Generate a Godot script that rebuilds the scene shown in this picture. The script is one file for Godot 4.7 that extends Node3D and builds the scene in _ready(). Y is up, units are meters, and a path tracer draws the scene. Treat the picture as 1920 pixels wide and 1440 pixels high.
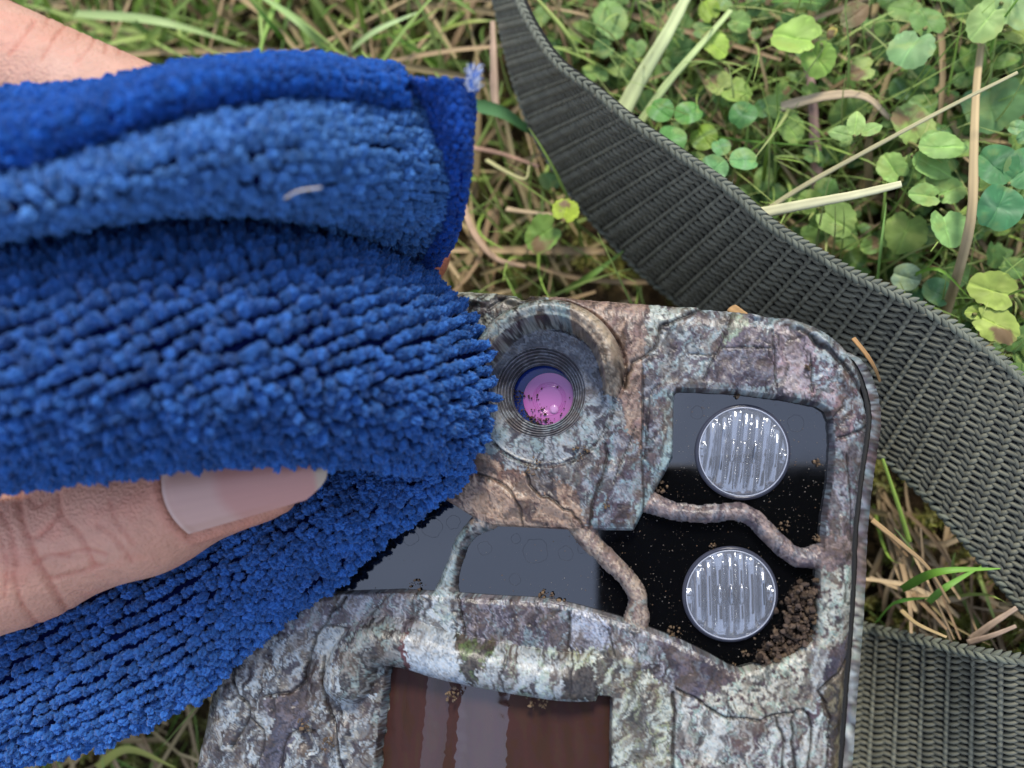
extends Node3D
# A close view straight down onto a camouflaged wildlife camera that lies in the grass while a hand wipes it with a blue cloth.
# Heights are millimetres above the soil; at(u, v, height) finds the place on that level that the survey of the photograph gives.

const MM := 0.001
const VIEW := 6.476e-4
const FACE := 50.0

var cam_at := Vector3(0.0175, 0.1695, 0.0168)
var cam_basis: Basis
var cam_inverse: Basis
var rng := RandomNumberGenerator.new()
var used := {}
var n_low := FastNoiseLite.new()
var n_mid := FastNoiseLite.new()
var n_fine := FastNoiseLite.new()
var n_warp := FastNoiseLite.new()


func at(u: float, v: float, height: float) -> Vector3:
	var d := cam_basis * Vector3((u - 960.0) * VIEW, (720.0 - v) * VIEW, -1.0)
	return cam_at + d * ((height * MM - cam_at.y) / d.y)


func seen_at(p: Vector3) -> Vector2:
	var q := cam_inverse * (p - cam_at)
	return Vector2(960.0 + q.x / -q.z / VIEW, 720.0 - q.y / -q.z / VIEW)


func lin(r: float, g: float, b: float) -> Color:
	return Color(r / 255.0, g / 255.0, b / 255.0).srgb_to_linear()


class Geo:
	var v := PackedVector3Array()
	var c := PackedColorArray()
	var i := PackedInt32Array()

	func vert(p: Vector3, col: Color) -> int:
		v.append(p)
		c.append(col)
		return v.size() - 1

	func tri(a: int, b: int, d: int) -> void:
		i.append(a)
		i.append(b)
		i.append(d)

	func quad(a: int, b: int, d: int, e: int) -> void:
		i.append_array([a, b, d, a, d, e])

	func grid(pts: PackedVector3Array, cols: PackedColorArray, w: int, h: int, wrap := false) -> void:
		var base := v.size()
		v.append_array(pts)
		c.append_array(cols)
		var wide := w if wrap else w - 1
		for y in h - 1:
			for x in wide:
				var x2 := (x + 1) % w
				quad(base + y * w + x, base + y * w + x2, base + (y + 1) * w + x2, base + (y + 1) * w + x)

	func tube(path: PackedVector3Array, radii: PackedFloat32Array, col: Color, segs := 8, squash := 1.0, cap := true) -> void:
		var n := path.size()
		var pts := PackedVector3Array()
		var cols := PackedColorArray()
		var side := Vector3.ZERO
		for k in n:
			var t := (path[mini(k + 1, n - 1)] - path[maxi(k - 1, 0)]).normalized()
			if side == Vector3.ZERO:
				side = t.cross(Vector3.UP)
				if side.length() < 0.05:
					side = t.cross(Vector3.RIGHT)
			side = (side - t * side.dot(t)).normalized()
			var up := side.cross(t)
			for s in segs:
				var a := TAU * s / segs
				pts.append(path[k] + (side * cos(a) + up * sin(a) * squash) * radii[k])
				cols.append(col)
		grid(pts, cols, segs, n, true)
		if cap:
			for e in [0, n - 1]:
				var m := vert(path[e], col)
				var b0: int = m - segs * n
				if e == n - 1:
					b0 = m - 1 - segs
				for s in segs:
					if e == 0:
						tri(b0 + s, m, b0 + (s + 1) % segs)
					else:
						tri(b0 + s, b0 + (s + 1) % segs, m)

	func mesh(mat: Material, nrm := PackedVector3Array()) -> ArrayMesh:
		if nrm.is_empty():
			nrm.resize(v.size())
			for k in range(0, i.size(), 3):
				var a := i[k]
				var b := i[k + 1]
				var d := i[k + 2]
				var f := (v[d] - v[a]).cross(v[b] - v[a])
				nrm[a] += f
				nrm[b] += f
				nrm[d] += f
			for k in nrm.size():
				nrm[k] = nrm[k].normalized() if nrm[k] != Vector3.ZERO else Vector3.UP
		var arr := []
		arr.resize(Mesh.ARRAY_MAX)
		arr[Mesh.ARRAY_VERTEX] = v
		arr[Mesh.ARRAY_NORMAL] = nrm
		arr[Mesh.ARRAY_COLOR] = c
		arr[Mesh.ARRAY_INDEX] = i
		var m := ArrayMesh.new()
		m.add_surface_from_arrays(Mesh.PRIMITIVE_TRIANGLES, arr)
		m.surface_set_material(0, mat)
		return m


func numbered(called: String) -> String:
	var k: int = used.get(called, 0)
	used[called] = k + 1
	return called if k == 0 else "%s_%03d" % [called, k]


func part(called: String, m: Mesh, parent: Node) -> MeshInstance3D:
	var o := MeshInstance3D.new()
	o.mesh = m
	if parent == self:
		o.name = numbered(called)
	else:
		var k := 0
		while parent.has_node(NodePath(called if k == 0 else "%s_%03d" % [called, k])):
			k += 1
		o.name = called if k == 0 else "%s_%03d" % [called, k]
	parent.add_child(o, true)
	return o


func tag(o: Node, label: String, category: String, group := "") -> void:
	o.set_meta("label", label)
	o.set_meta("category", category)
	if group:
		o.set_meta("group", group)


func thing(called: String, label: String, category: String, where: Vector3, group := "") -> Node3D:
	var o := Node3D.new()
	o.name = numbered(called)
	add_child(o, true)
	o.position = where
	tag(o, label, category, group)
	return o


func shift(g: Geo, by: Vector3) -> void:
	for k in g.v.size():
		g.v[k] -= by


func mat_vc(rough: float, spec := 0.5) -> StandardMaterial3D:
	var m := StandardMaterial3D.new()
	m.vertex_color_use_as_albedo = true
	m.roughness = rough
	m.metallic_specular = spec
	m.cull_mode = BaseMaterial3D.CULL_DISABLED
	return m


func noise_tex(freq: float, size: int, seed_value: int, octaves := 4) -> NoiseTexture2D:
	var n := FastNoiseLite.new()
	n.seed = seed_value
	n.frequency = freq
	n.fractal_octaves = octaves
	var t := NoiseTexture2D.new()
	t.noise = n
	t.width = size
	t.height = size
	t.seamless = true
	return t


func spline(p: Array, t: float) -> Vector3:
	var n := p.size() - 1
	var x := clampf(t, 0.0, 1.0) * n
	var k := mini(int(x), n - 1)
	var a: Vector3 = p[k]
	var b: Vector3 = p[k + 1]
	var pre: Vector3 = p[k - 1] if k > 0 else a * 2.0 - b
	var post: Vector3 = p[k + 2] if k + 2 <= n else b * 2.0 - a
	return a.cubic_interpolate(b, pre, post, x - k)


func line_dist(p: Vector2, l: PackedVector2Array) -> float:
	var best := 1e9
	for k in l.size() - 1:
		var q := Geometry2D.get_closest_point_to_segment(p, l[k], l[k + 1])
		best = minf(best, p.distance_squared_to(q))
	return sqrt(best)


func ring_dist(p: Vector2, l: PackedVector2Array, box: Rect2) -> float:  # negative inside
	if not box.has_point(p):
		return 60.0
	var best := 1e9
	for k in l.size():
		var q := Geometry2D.get_closest_point_to_segment(p, l[k], l[(k + 1) % l.size()])
		best = minf(best, p.distance_squared_to(q))
	return -sqrt(best) if Geometry2D.is_point_in_polygon(p, l) else sqrt(best)


func box_of(l: PackedVector2Array, grow: float) -> Rect2:
	var r := Rect2(l[0], Vector2.ZERO)
	for p in l:
		r = r.expand(p)
	return r.grow(grow)


func smooth_line(l: Array, per := 4, closed := false) -> PackedVector2Array:
	var out := PackedVector2Array()
	var n := l.size()
	var count := n if closed else n - 1
	for k in count:
		var a: Vector2 = l[k]
		var b: Vector2 = l[(k + 1) % n]
		var pre: Vector2 = l[(k - 1 + n) % n] if closed or k > 0 else a * 2.0 - b
		var post: Vector2 = l[(k + 2) % n] if closed or k + 2 < n else b * 2.0 - a
		for j in per:
			out.append(a.cubic_interpolate(b, pre, post, float(j) / per))
	if not closed:
		out.append(l[n - 1])
	return out


func _ready() -> void:
	rng.seed = 7
	# camera
	var aim := Vector3(0.0, FACE * MM, 0.0)
	var camera := Camera3D.new()
	camera.name = "camera"
	add_child(camera)
	camera.position = cam_at
	camera.basis = Basis.looking_at(aim - cam_at, Vector3(0.0, 0.0, -1.0))
	cam_basis = camera.basis
	cam_inverse = cam_basis.inverse()
	var lens := CameraAttributesPhysical.new()
	lens.frustum_focal_length = 12.0 / tan(deg_to_rad(25.0))
	lens.frustum_focus_distance = 0.1225
	lens.exposure_aperture = 10.5
	lens.frustum_near = 0.002
	lens.frustum_far = 200.0
	camera.attributes = lens
	camera.fov = 50.0
	camera.near = 0.002
	camera.far = 200.0
	camera.current = true
	# sky, sun and exposure
	var air := ProceduralSkyMaterial.new()
	air.sky_top_color = Color(0.67, 0.73, 0.86)
	air.sky_horizon_color = Color(0.62, 0.66, 0.73)
	air.sky_curve = 0.3
	air.ground_horizon_color = Color(0.30, 0.33, 0.24)
	air.ground_bottom_color = Color(0.16, 0.18, 0.10)
	air.sun_angle_max = 1.0
	var cloud := FastNoiseLite.new()
	cloud.seed = 13
	cloud.frequency = 0.008
	cloud.fractal_octaves = 4
	var cover := cloud.get_seamless_image(512, 256)
	cover.convert(Image.FORMAT_RGBA8)
	for y in 256:
		for x in 512:
			var g := smoothstep(0.30, 0.72, cover.get_pixel(x, y).r)
			cover.set_pixel(x, y, Color(0.80, 0.83, 0.90, 1.0) * (g * 0.62))
	air.sky_cover = ImageTexture.create_from_image(cover)
	var sky := Sky.new()
	sky.sky_material = air
	var env := Environment.new()
	env.background_mode = Environment.BG_SKY
	env.sky = sky
	env.tonemap_mode = Environment.TONE_MAPPER_LINEAR
	env.tonemap_exposure = 2.08
	env.background_energy_multiplier = 0.78
	env.sdfgi_enabled = true
	env.ssao_enabled = true
	env.ssil_enabled = true
	var world := WorldEnvironment.new()
	world.name = "world_environment"
	world.environment = env
	add_child(world)
	var sun := DirectionalLight3D.new()
	sun.name = "sun"
	sun.light_energy = 0.5
	sun.light_color = Color(1.0, 0.97, 0.92)
	sun.light_angular_distance = 14.0
	sun.shadow_enabled = true
	add_child(sun)
	sun.basis = Basis.looking_at(Vector3(-0.15, -1.0, 0.95), Vector3(1, 0, 0))
	# noises shared by the builders
	n_low.seed = 3
	n_low.frequency = 0.006
	n_mid.seed = 11
	n_mid.frequency = 0.022
	n_mid.fractal_octaves = 4
	n_fine.seed = 19
	n_fine.frequency = 0.09
	n_fine.fractal_octaves = 3
	n_warp.seed = 5
	n_warp.frequency = 0.02
	var t0 := Time.get_ticks_msec()
	build_ground()
	print("ground ", Time.get_ticks_msec() - t0)
	build_wildlife_camera()
	print("wildlife camera ", Time.get_ticks_msec() - t0)
	build_strap()
	print("strap ", Time.get_ticks_msec() - t0)
	build_plants()
	print("plants ", Time.get_ticks_msec() - t0)
	build_cloth()
	print("cloth ", Time.get_ticks_msec() - t0)
	build_hand()
	print("hand ", Time.get_ticks_msec() - t0)
	build_soil()
	build_phone()
	print("done ", Time.get_ticks_msec() - t0)


# ---------------------------------------------------------------- the wildlife camera
var outline: PackedVector2Array
var outline_box: Rect2
var panel: PackedVector2Array
var panel_box: Rect2
var sensor: PackedVector2Array
var sensor_box: Rect2
var patches := []
var patch_file := {}
var crack_file := {}
var crack_dent := 0.0
var crack_dark := 0.0


func crack_near(p: Vector2) -> void:
	crack_dent = 0.0
	crack_dark = 0.0
	for c in crack_file.get(int(p.y / 40.0) * 100 + int(p.x / 40.0), []):
		var w: float = c[0]
		var d2 := p.distance_squared_to(Geometry2D.get_closest_point_to_segment(p, c[1], c[2]))
		if d2 < w * w * 9.0:
			crack_dent = maxf(crack_dent, (0.14 * w + 0.15) * exp(-d2 / (w * w * 1.3)))
			crack_dark = maxf(crack_dark, 0.85 * (1.0 - smoothstep(w * 0.5, w * 1.6, sqrt(d2))))


# A distance that is worked out on a coarse lattice and looked up between; exact only near the edge.
class Far:
	var cells := {}
	var ring: PackedVector2Array
	var owner: Node
	var box: Rect2

	func node(x: int, y: int) -> float:
		var key := y * 4096 + x
		if not cells.has(key):
			cells[key] = owner.ring_dist(Vector2(x, y) * 12.0, ring, Rect2(-9999, -9999, 19999, 19999))
		return cells[key]

	func get_dist(p: Vector2, exact_within: float) -> float:
		var x := int(p.x / 12.0)
		var y := int(p.y / 12.0)
		var fx := p.x / 12.0 - x
		var d := lerpf(lerpf(node(x, y), node(x + 1, y), fx), lerpf(node(x, y + 1), node(x + 1, y + 1), fx), p.y / 12.0 - y)
		if absf(d) > exact_within:
			return d
		return owner.ring_dist(p, ring, box)


var far_outline: Far
var far_panel: Far
var far_sensor: Far


func far_of(ring: PackedVector2Array) -> Far:
	var f := Far.new()
	f.ring = ring
	f.owner = self
	f.box = Rect2(-9999, -9999, 19999, 19999)
	return f


var branches := []
var brow: PackedVector2Array
var lumps := []
var lump_file := {}
const DISC := Vector2(1021, 744)
const BORE := Vector2(1013, 735)
const HOOD := Vector2(1024, 716)


func patch(p: Array, pale: Color, dark: Color, turn: float, across: float, along: float, bias := 0.0, accent := Color(0, 0, 0, 0), spots := 0.0) -> void:
	var l := PackedVector2Array(p)
	var b := box_of(l, 1.0)
	patches.append({"p": l, "b": b, "a": pale, "d": dark, "c": cos(turn), "s": sin(turn), "x": across, "y": along, "k": bias, "e": accent, "o": spots})
	for y in range(maxi(0, int(b.position.y / 40.0)), int(b.end.y / 40.0) + 1):
		for x in range(maxi(0, int(b.position.x / 40.0)), int(b.end.x / 40.0) + 1):
			var key := y * 100 + x
			if not patch_file.has(key):
				patch_file[key] = []
			patch_file[key].push_front(patches.size() - 1)


func camera_plan() -> void:
	outline = smooth_line([Vector2(560, 545), Vector2(700, 541), Vector2(830, 540), Vector2(950, 546), Vector2(975, 556), Vector2(992, 548), Vector2(1010, 549), Vector2(1120, 557), Vector2(1240, 566), Vector2(1310, 573), Vector2(1390, 580), Vector2(1440, 588), Vector2(1500, 596), Vector2(1560, 622),
		Vector2(1600, 662), Vector2(1624, 720), Vector2(1634, 775), Vector2(1628, 830), Vector2(1618, 900), Vector2(1608, 1000), Vector2(1604, 1100), Vector2(1598, 1200), Vector2(1590, 1300), Vector2(1578, 1470), Vector2(1570, 1600),
		Vector2(960, 1640), Vector2(330, 1600), Vector2(352, 1470), Vector2(385, 1300), Vector2(425, 1100), Vector2(450, 900), Vector2(475, 700), Vector2(505, 575)], 4, true)
	outline_box = box_of(outline, 40.0)
	panel = PackedVector2Array([Vector2(1262, 738), Vector2(1268, 729), Vector2(1278, 727), Vector2(1385, 732), Vector2(1480, 744), Vector2(1540, 756), Vector2(1556, 766), Vector2(1563, 785), Vector2(1567, 830), Vector2(1562, 905), Vector2(1552, 965), Vector2(1546, 1030), Vector2(1541, 1060), Vector2(1538, 1120), Vector2(1534, 1180), Vector2(1526, 1203), Vector2(1500, 1226), Vector2(1440, 1250), Vector2(1390, 1263), Vector2(1368, 1256), Vector2(1330, 1234), Vector2(1270, 1205), Vector2(1215, 1184),
		Vector2(1160, 1164), Vector2(1090, 1144), Vector2(1030, 1129), Vector2(900, 1122), Vector2(820, 1116), Vector2(740, 1111), Vector2(690, 1113), Vector2(600, 1116), Vector2(560, 1108), Vector2(548, 1090), Vector2(560, 1030), Vector2(640, 950), Vector2(740, 915), Vector2(815, 925), Vector2(850, 946), Vector2(885, 968), Vector2(925, 985), Vector2(1000, 988), Vector2(1075, 992), Vector2(1186, 993), Vector2(1204, 958), Vector2(1222, 925), Vector2(1244, 887), Vector2(1260, 855)])
	panel_box = box_of(panel, 40.0)
	sensor = PackedVector2Array([Vector2(727, 1240), Vector2(860, 1270), Vector2(1000, 1290), Vector2(1143, 1312), Vector2(1141, 1480), Vector2(1138, 1560), Vector2(692, 1560), Vector2(704, 1440)])
	sensor_box = box_of(sensor, 40.0)
	branches = [
		{"l": smooth_line([Vector2(1200, 932), Vector2(1228, 945), Vector2(1270, 960), Vector2(1330, 964), Vector2(1385, 960), Vector2(1420, 974), Vector2(1448, 1004), Vector2(1478, 1032), Vector2(1512, 1050), Vector2(1560, 1040)]), "r": 18.0, "f": [Vector2(1205, 935), Vector2(1552, 1045)], "g": 18.0},
		{"l": smooth_line([Vector2(1085, 985), Vector2(1106, 1018), Vector2(1140, 1052), Vector2(1172, 1085), Vector2(1194, 1118), Vector2(1195, 1150), Vector2(1190, 1180)]), "r": 18.0, "f": [Vector2(1095, 990), Vector2(1192, 1175)], "g": 22.0},
		{"l": smooth_line([Vector2(912, 965), Vector2(884, 988), Vector2(859, 1018), Vector2(846, 1056), Vector2(834, 1090), Vector2(828, 1125)]), "r": 14.0, "f": [Vector2(915, 975), Vector2(828, 1125)], "g": 26.0},
	]
	brow = smooth_line([Vector2(655, 1275), Vector2(668, 1232), Vector2(700, 1205), Vector2(760, 1208), Vector2(830, 1228), Vector2(910, 1246), Vector2(1000, 1262), Vector2(1060, 1270), Vector2(1120, 1272)])
	lumps = [[1495, 612, 46, 18, 0.7, 1.5], [1545, 640, 44, 15, 0.9, 1.3], [1590, 720, 36, 16, 1.1, 1.0], [1300, 575, 32, 12, -0.3, 1.0], [1420, 590, 26, 10, 0.2, 1.2], [960, 560, 40, 12, 0.3, 1.4], [880, 560, 46, 14, 0.2, 1.2], [1060, 556, 40, 10, 0.3, 0.8],
		[500, 1330, 40, 90, 0.2, 0.9], [430, 1400, 30, 80, 0.2, 0.8], [600, 1280, 26, 70, 0.2, 0.9], [640, 1400, 22, 80, 0.15, 1.0], [560, 1420, 30, 40, 0.0, 0.7], [1300, 1400, 30, 80, 0.1, 0.8], [1210, 1330, 42, 90, -0.1, 1.3], [1420, 1390, 24, 70, -0.1, 0.6], [1500, 1400, 26, 80, -0.1, 0.7], [1290, 1435, 80, 16, 0.0, 1.0],
		[1180, 1240, 40, 30, 0.5, 0.8], [1580, 1000, 20, 60, 0.0, 0.5], [1575, 1130, 20, 60, 0.0, 0.5], [940, 925, 70, 26, 0.5, 0.7], [1040, 950, 60, 20, 0.5, 0.6], [1180, 640, 30, 70, 0.1, 0.7], [1230, 830, 22, 90, 0.0, 0.5], [1150, 900, 30, 60, 0.2, 0.6]]
	for c in [
		[2.6, Vector2(1162, 690), Vector2(1170, 727), Vector2(1180, 690), Vector2(1205, 668), Vector2(1225, 653), Vector2(1237, 620), Vector2(1246, 607), Vector2(1275, 596), Vector2(1318, 574)],
		[1.6, Vector2(1205, 690), Vector2(1203, 850), Vector2(1206, 965)], [1.3, Vector2(1236, 720), Vector2(1218, 745), Vector2(1208, 860)],
		[1.3, Vector2(1352, 652), Vector2(1450, 653)], [1.6, Vector2(1448, 620), Vector2(1452, 660), Vector2(1456, 722)], [1.5, Vector2(1374, 582), Vector2(1355, 645), Vector2(1320, 712)], [1.2, Vector2(1290, 662), Vector2(1340, 664)], [1.6, Vector2(1520, 665), Vector2(1524, 735)],
		[5.0, Vector2(1497, 618), Vector2(1530, 640), Vector2(1570, 672), Vector2(1596, 694)], [5.5, Vector2(1600, 700), Vector2(1625, 735), Vector2(1640, 775)], [2.4, Vector2(1575, 820), Vector2(1605, 810), Vector2(1630, 797)],
		[2.0, Vector2(1066, 1148), Vector2(1066, 1216)], [1.8, Vector2(858, 1118), Vector2(864, 1150), Vector2(872, 1192)], [2.4, Vector2(648, 1120), Vector2(612, 1165), Vector2(592, 1190), Vector2(578, 1240), Vector2(562, 1290), Vector2(500, 1304)], [1.4, Vector2(722, 1118), Vector2(692, 1158)], [1.5, Vector2(605, 1173), Vector2(652, 1178)],
		[1.6, Vector2(868, 882), Vector2(935, 902), Vector2(968, 940), Vector2(980, 986)], [2.0, Vector2(985, 884), Vector2(1002, 918), Vector2(1040, 942), Vector2(1082, 968), Vector2(1092, 990)], [2.4, Vector2(1135, 832), Vector2(1138, 868), Vector2(1116, 928), Vector2(1104, 990)], [1.2, Vector2(1192, 800), Vector2(1150, 905)],
		[2.2, Vector2(432, 1240), Vector2(440, 1292), Vector2(470, 1330), Vector2(440, 1400)], [2.2, Vector2(610, 1230), Vector2(614, 1320), Vector2(630, 1370), Vector2(650, 1460)], [1.6, Vector2(470, 1345), Vector2(500, 1380), Vector2(470, 1460)], [2.0, Vector2(590, 1370), Vector2(540, 1378), Vector2(525, 1440)],
		[2.0, Vector2(1268, 1292), Vector2(1300, 1308), Vector2(1345, 1338), Vector2(1400, 1350), Vector2(1470, 1338), Vector2(1500, 1330)], [2.2, Vector2(1505, 1330), Vector2(1520, 1370), Vector2(1512, 1460)], [2.2, Vector2(1490, 1335), Vector2(1484, 1390), Vector2(1492, 1460)], [2.2, Vector2(1456, 1345), Vector2(1470, 1390), Vector2(1465, 1460)], [3.0, Vector2(1262, 1300), Vector2(1266, 1360), Vector2(1255, 1470)],
		[2.0, Vector2(1535, 1298), Vector2(1552, 1330), Vector2(1556, 1380), Vector2(1548, 1460)], [2.6, Vector2(1535, 1297), Vector2(1575, 1262), Vector2(1597, 1236)], [1.4, Vector2(1548, 800), Vector2(1584, 760)], [1.6, Vector2(1588, 850), Vector2(1600, 1000)],
		[2.0, Vector2(900, 640), Vector2(880, 600), Vector2(850, 590)], [2.0, Vector2(1000, 555), Vector2(940, 560), Vector2(915, 580)], [1.6, Vector2(1070, 1215), Vector2(1075, 1240), Vector2(1072, 1300)], [1.6, Vector2(1152, 1230), Vector2(1140, 1180)], [1.8, Vector2(956, 1225), Vector2(945, 1262), Vector2(950, 1300)]]:
		var raw: Array = c.slice(1)
		var l := smooth_line(raw, 3)
		for k in range(1, l.size() - 1):  # moulded bark never splits in a straight line
			l[k] += Vector2(n_fine.get_noise_2d(l[k].x * 0.5, l[k].y * 0.5), n_fine.get_noise_2d(l[k].y * 0.5, l[k].x * 0.5)) * 7.0
		for k in l.size() - 1:  # filed by 40 pixel squares
			var b := Rect2(l[k], Vector2.ZERO).expand(l[k + 1]).grow(17.0)
			for y in range(int(b.position.y / 40.0), int(b.end.y / 40.0) + 1):
				for x in range(int(b.position.x / 40.0), int(b.end.x / 40.0) + 1):
					var key := y * 100 + x
					if not crack_file.has(key):
						crack_file[key] = []
					crack_file[key].append([c[0], l[k], l[k + 1]])
	for l in lumps:
		for y in range(int((l[1] - 95.0) / 40.0), int((l[1] + 95.0) / 40.0) + 1):
			for x in range(int((l[0] - 95.0) / 40.0), int((l[0] + 95.0) / 40.0) + 1):
				if not lump_file.has(y * 100 + x):
					lump_file[y * 100 + x] = []
				lump_file[y * 100 + x].append(l)
	var teal := lin(148, 180, 184)
	var pink := lin(192, 165, 174)
	var none := Color(0, 0, 0, 0)
	patch([Vector2(300, 500), Vector2(1700, 500), Vector2(1700, 1700), Vector2(300, 1700)], lin(172, 182, 188), lin(84, 78, 88), 0.15, 1.5, 0.5, 0.0, teal)
	patch([Vector2(800, 530), Vector2(1012, 540), Vector2(1000, 575), Vector2(930, 600), Vector2(900, 660), Vector2(800, 640)], lin(186, 192, 180), lin(44, 41, 40), 0.9, 1.2, 0.8, 0.02, lin(180, 200, 196))
	patch([Vector2(1215, 550), Vector2(1500, 590), Vector2(1620, 640), Vector2(1660, 780), Vector2(1560, 760), Vector2(1385, 735), Vector2(1262, 729), Vector2(1236, 720), Vector2(1205, 668)], lin(180, 192, 196), lin(104, 97, 108), 0.6, 1.3, 0.7, -0.02, teal)
	patch([Vector2(1215, 555), Vector2(1320, 572), Vector2(1246, 607), Vector2(1225, 653), Vector2(1208, 640)], lin(196, 208, 202), lin(120, 110, 116), 0.3, 1.2, 1.0, -0.08, lin(175, 205, 190))
	patch([Vector2(1374, 582), Vector2(1412, 600), Vector2(1390, 625), Vector2(1352, 650)], lin(172, 192, 170), lin(130, 135, 122), 0.5, 1.5, 0.8)
	patch([Vector2(1408, 604), Vector2(1448, 630), Vector2(1450, 652), Vector2(1356, 650)], lin(150, 144, 152), lin(104, 96, 108), 0.5, 1.5, 0.8)
	patch([Vector2(1352, 653), Vector2(1452, 655), Vector2(1455, 700), Vector2(1430, 728), Vector2(1318, 716)], lin(126, 122, 134), lin(80, 73, 86), 0.5, 1.6, 0.5, 0.05, lin(140, 150, 168))
	patch([Vector2(1450, 600), Vector2(1530, 640), Vector2(1522, 745), Vector2(1457, 724)], lin(196, 190, 198), lin(150, 138, 150), 0.1, 1.4, 0.6, -0.05, pink)
	patch([Vector2(1524, 665), Vector2(1600, 700), Vector2(1660, 790), Vector2(1640, 800), Vector2(1572, 830), Vector2(1560, 760), Vector2(1520, 740)], lin(168, 186, 196), lin(92, 74, 86), 0.8, 2.0, 0.8, 0.03, pink)
	patch([Vector2(1560, 830), Vector2(1660, 800), Vector2(1660, 1050), Vector2(1540, 1060), Vector2(1555, 950)], lin(158, 158, 168), lin(102, 92, 102), 0.05, 2.0, 0.5, 0.02, teal)
	patch([Vector2(1535, 1005), Vector2(1660, 1000), Vector2(1660, 1068), Vector2(1535, 1068)], lin(178, 160, 160), lin(112, 98, 104), 1.4, 1.6, 0.5)
	patch([Vector2(1530, 1066), Vector2(1660, 1062), Vector2(1660, 1215), Vector2(1530, 1215)], lin(212, 218, 208), lin(170, 180, 174), 0.1, 1.6, 0.8, -0.05, lin(158, 200, 190), 1.0)
	patch([Vector2(1380, 1262), Vector2(1500, 1222), Vector2(1535, 1200), Vector2(1562, 1215), Vector2(1540, 1295), Vector2(1500, 1335), Vector2(1400, 1350), Vector2(1300, 1310)], lin(216, 218, 206), lin(166, 170, 160), 0.1, 1.6, 0.8, -0.1, lin(160, 205, 190), 1.0)
	patch([Vector2(1520, 1225), Vector2(1562, 1214), Vector2(1560, 1280), Vector2(1520, 1320)], lin(196, 206, 208), lin(150, 155, 160), 0.1, 1.5, 0.6)
	patch([Vector2(1558, 1216), Vector2(1612, 1185), Vector2(1600, 1235), Vector2(1545, 1290)], lin(104, 98, 112), lin(72, 66, 78), 0.2, 1.5, 0.5)
	patch([Vector2(1262, 1296), Vector2(1300, 1310), Vector2(1400, 1350), Vector2(1500, 1335), Vector2(1550, 1290), Vector2(1562, 1600), Vector2(1250, 1600)], lin(208, 215, 214), lin(98, 82, 92), 0.12, 1.9, 0.35, -0.13, lin(165, 205, 200))
	patch([Vector2(1536, 1298), Vector2(1610, 1225), Vector2(1610, 1600), Vector2(1545, 1600), Vector2(1556, 1380)], lin(128, 122, 100), lin(62, 57, 50), 0.05, 2.0, 0.4, 0.05)
	patch([Vector2(500, 1190), Vector2(590, 1110), Vector2(860, 1112), Vector2(1030, 1122), Vector2(1215, 1176), Vector2(1280, 1210), Vector2(1262, 1296), Vector2(1100, 1260), Vector2(880, 1200), Vector2(700, 1170), Vector2(560, 1200)], lin(176, 182, 192), lin(106, 100, 110), 0.05, 2.4, 0.35, 0.0, teal)
	patch([Vector2(800, 1105), Vector2(858, 1110), Vector2(868, 1192), Vector2(788, 1182)], lin(196, 210, 220), lin(150, 165, 176), 0.0, 1.8, 0.4, -0.12, lin(180, 205, 196))
	patch([Vector2(860, 1112), Vector2(1066, 1140), Vector2(1066, 1218), Vector2(872, 1196)], lin(150, 148, 162), lin(84, 78, 90), 0.0, 2.6, 0.35, 0.06, lin(150, 178, 190))
	patch([Vector2(1066, 1140), Vector2(1138, 1160), Vector2(1152, 1232), Vector2(1068, 1218)], lin(192, 204, 224), lin(150, 156, 176), 0.0, 2.0, 0.6, -0.08)
	patch([Vector2(1225, 1196), Vector2(1300, 1222), Vector2(1392, 1268), Vector2(1350, 1296), Vector2(1300, 1310), Vector2(1272, 1292), Vector2(1255, 1250)], lin(112, 106, 120), lin(76, 70, 82), 0.6, 1.4, 0.6, 0.0, lin(130, 140, 150))
	patch([Vector2(630, 1300), Vector2(660, 1215), Vector2(700, 1168), Vector2(860, 1190), Vector2(1070, 1222), Vector2(1080, 1312), Vector2(860, 1300), Vector2(730, 1262)], lin(194, 206, 212), lin(96, 92, 96), 0.1, 1.5, 0.8, -0.06, lin(180, 205, 185))
	patch([Vector2(640, 1450), Vector2(650, 1210), Vector2(700, 1160), Vector2(785, 1178), Vector2(772, 1275), Vector2(725, 1262), Vector2(700, 1450)], lin(146, 150, 150), lin(56, 52, 54), 0.25, 2.0, 0.4, 0.06, lin(165, 190, 190))
	patch([Vector2(772, 1176), Vector2(856, 1188), Vector2(888, 1310), Vector2(772, 1280)], lin(204, 218, 228), lin(168, 182, 196), 0.2, 1.2, 0.6, -0.1)
	patch([Vector2(764, 1176), Vector2(772, 1178), Vector2(782, 1280), Vector2(772, 1278)], lin(110, 70, 72), lin(92, 58, 62), 0.2, 1.2, 0.6)
	patch([Vector2(856, 1188), Vector2(930, 1200), Vector2(920, 1245), Vector2(900, 1250), Vector2(892, 1305), Vector2(874, 1245)], lin(96, 92, 88), lin(60, 56, 54), 0.2, 1.6, 0.8, 0.0, lin(120, 150, 90))
	patch([Vector2(1066, 1218), Vector2(1160, 1215), Vector2(1262, 1296), Vector2(1250, 1600), Vector2(1136, 1600), Vector2(1145, 1318), Vector2(1072, 1305)], lin(202, 214, 206), lin(104, 102, 96), 0.35, 1.7, 0.35, -0.05, lin(190, 205, 160))
	patch([Vector2(1064, 1240), Vector2(1110, 1245), Vector2(1118, 1310), Vector2(1066, 1305)], lin(92, 88, 86), lin(62, 58, 58), 0.2, 1.6, 0.6)
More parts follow.
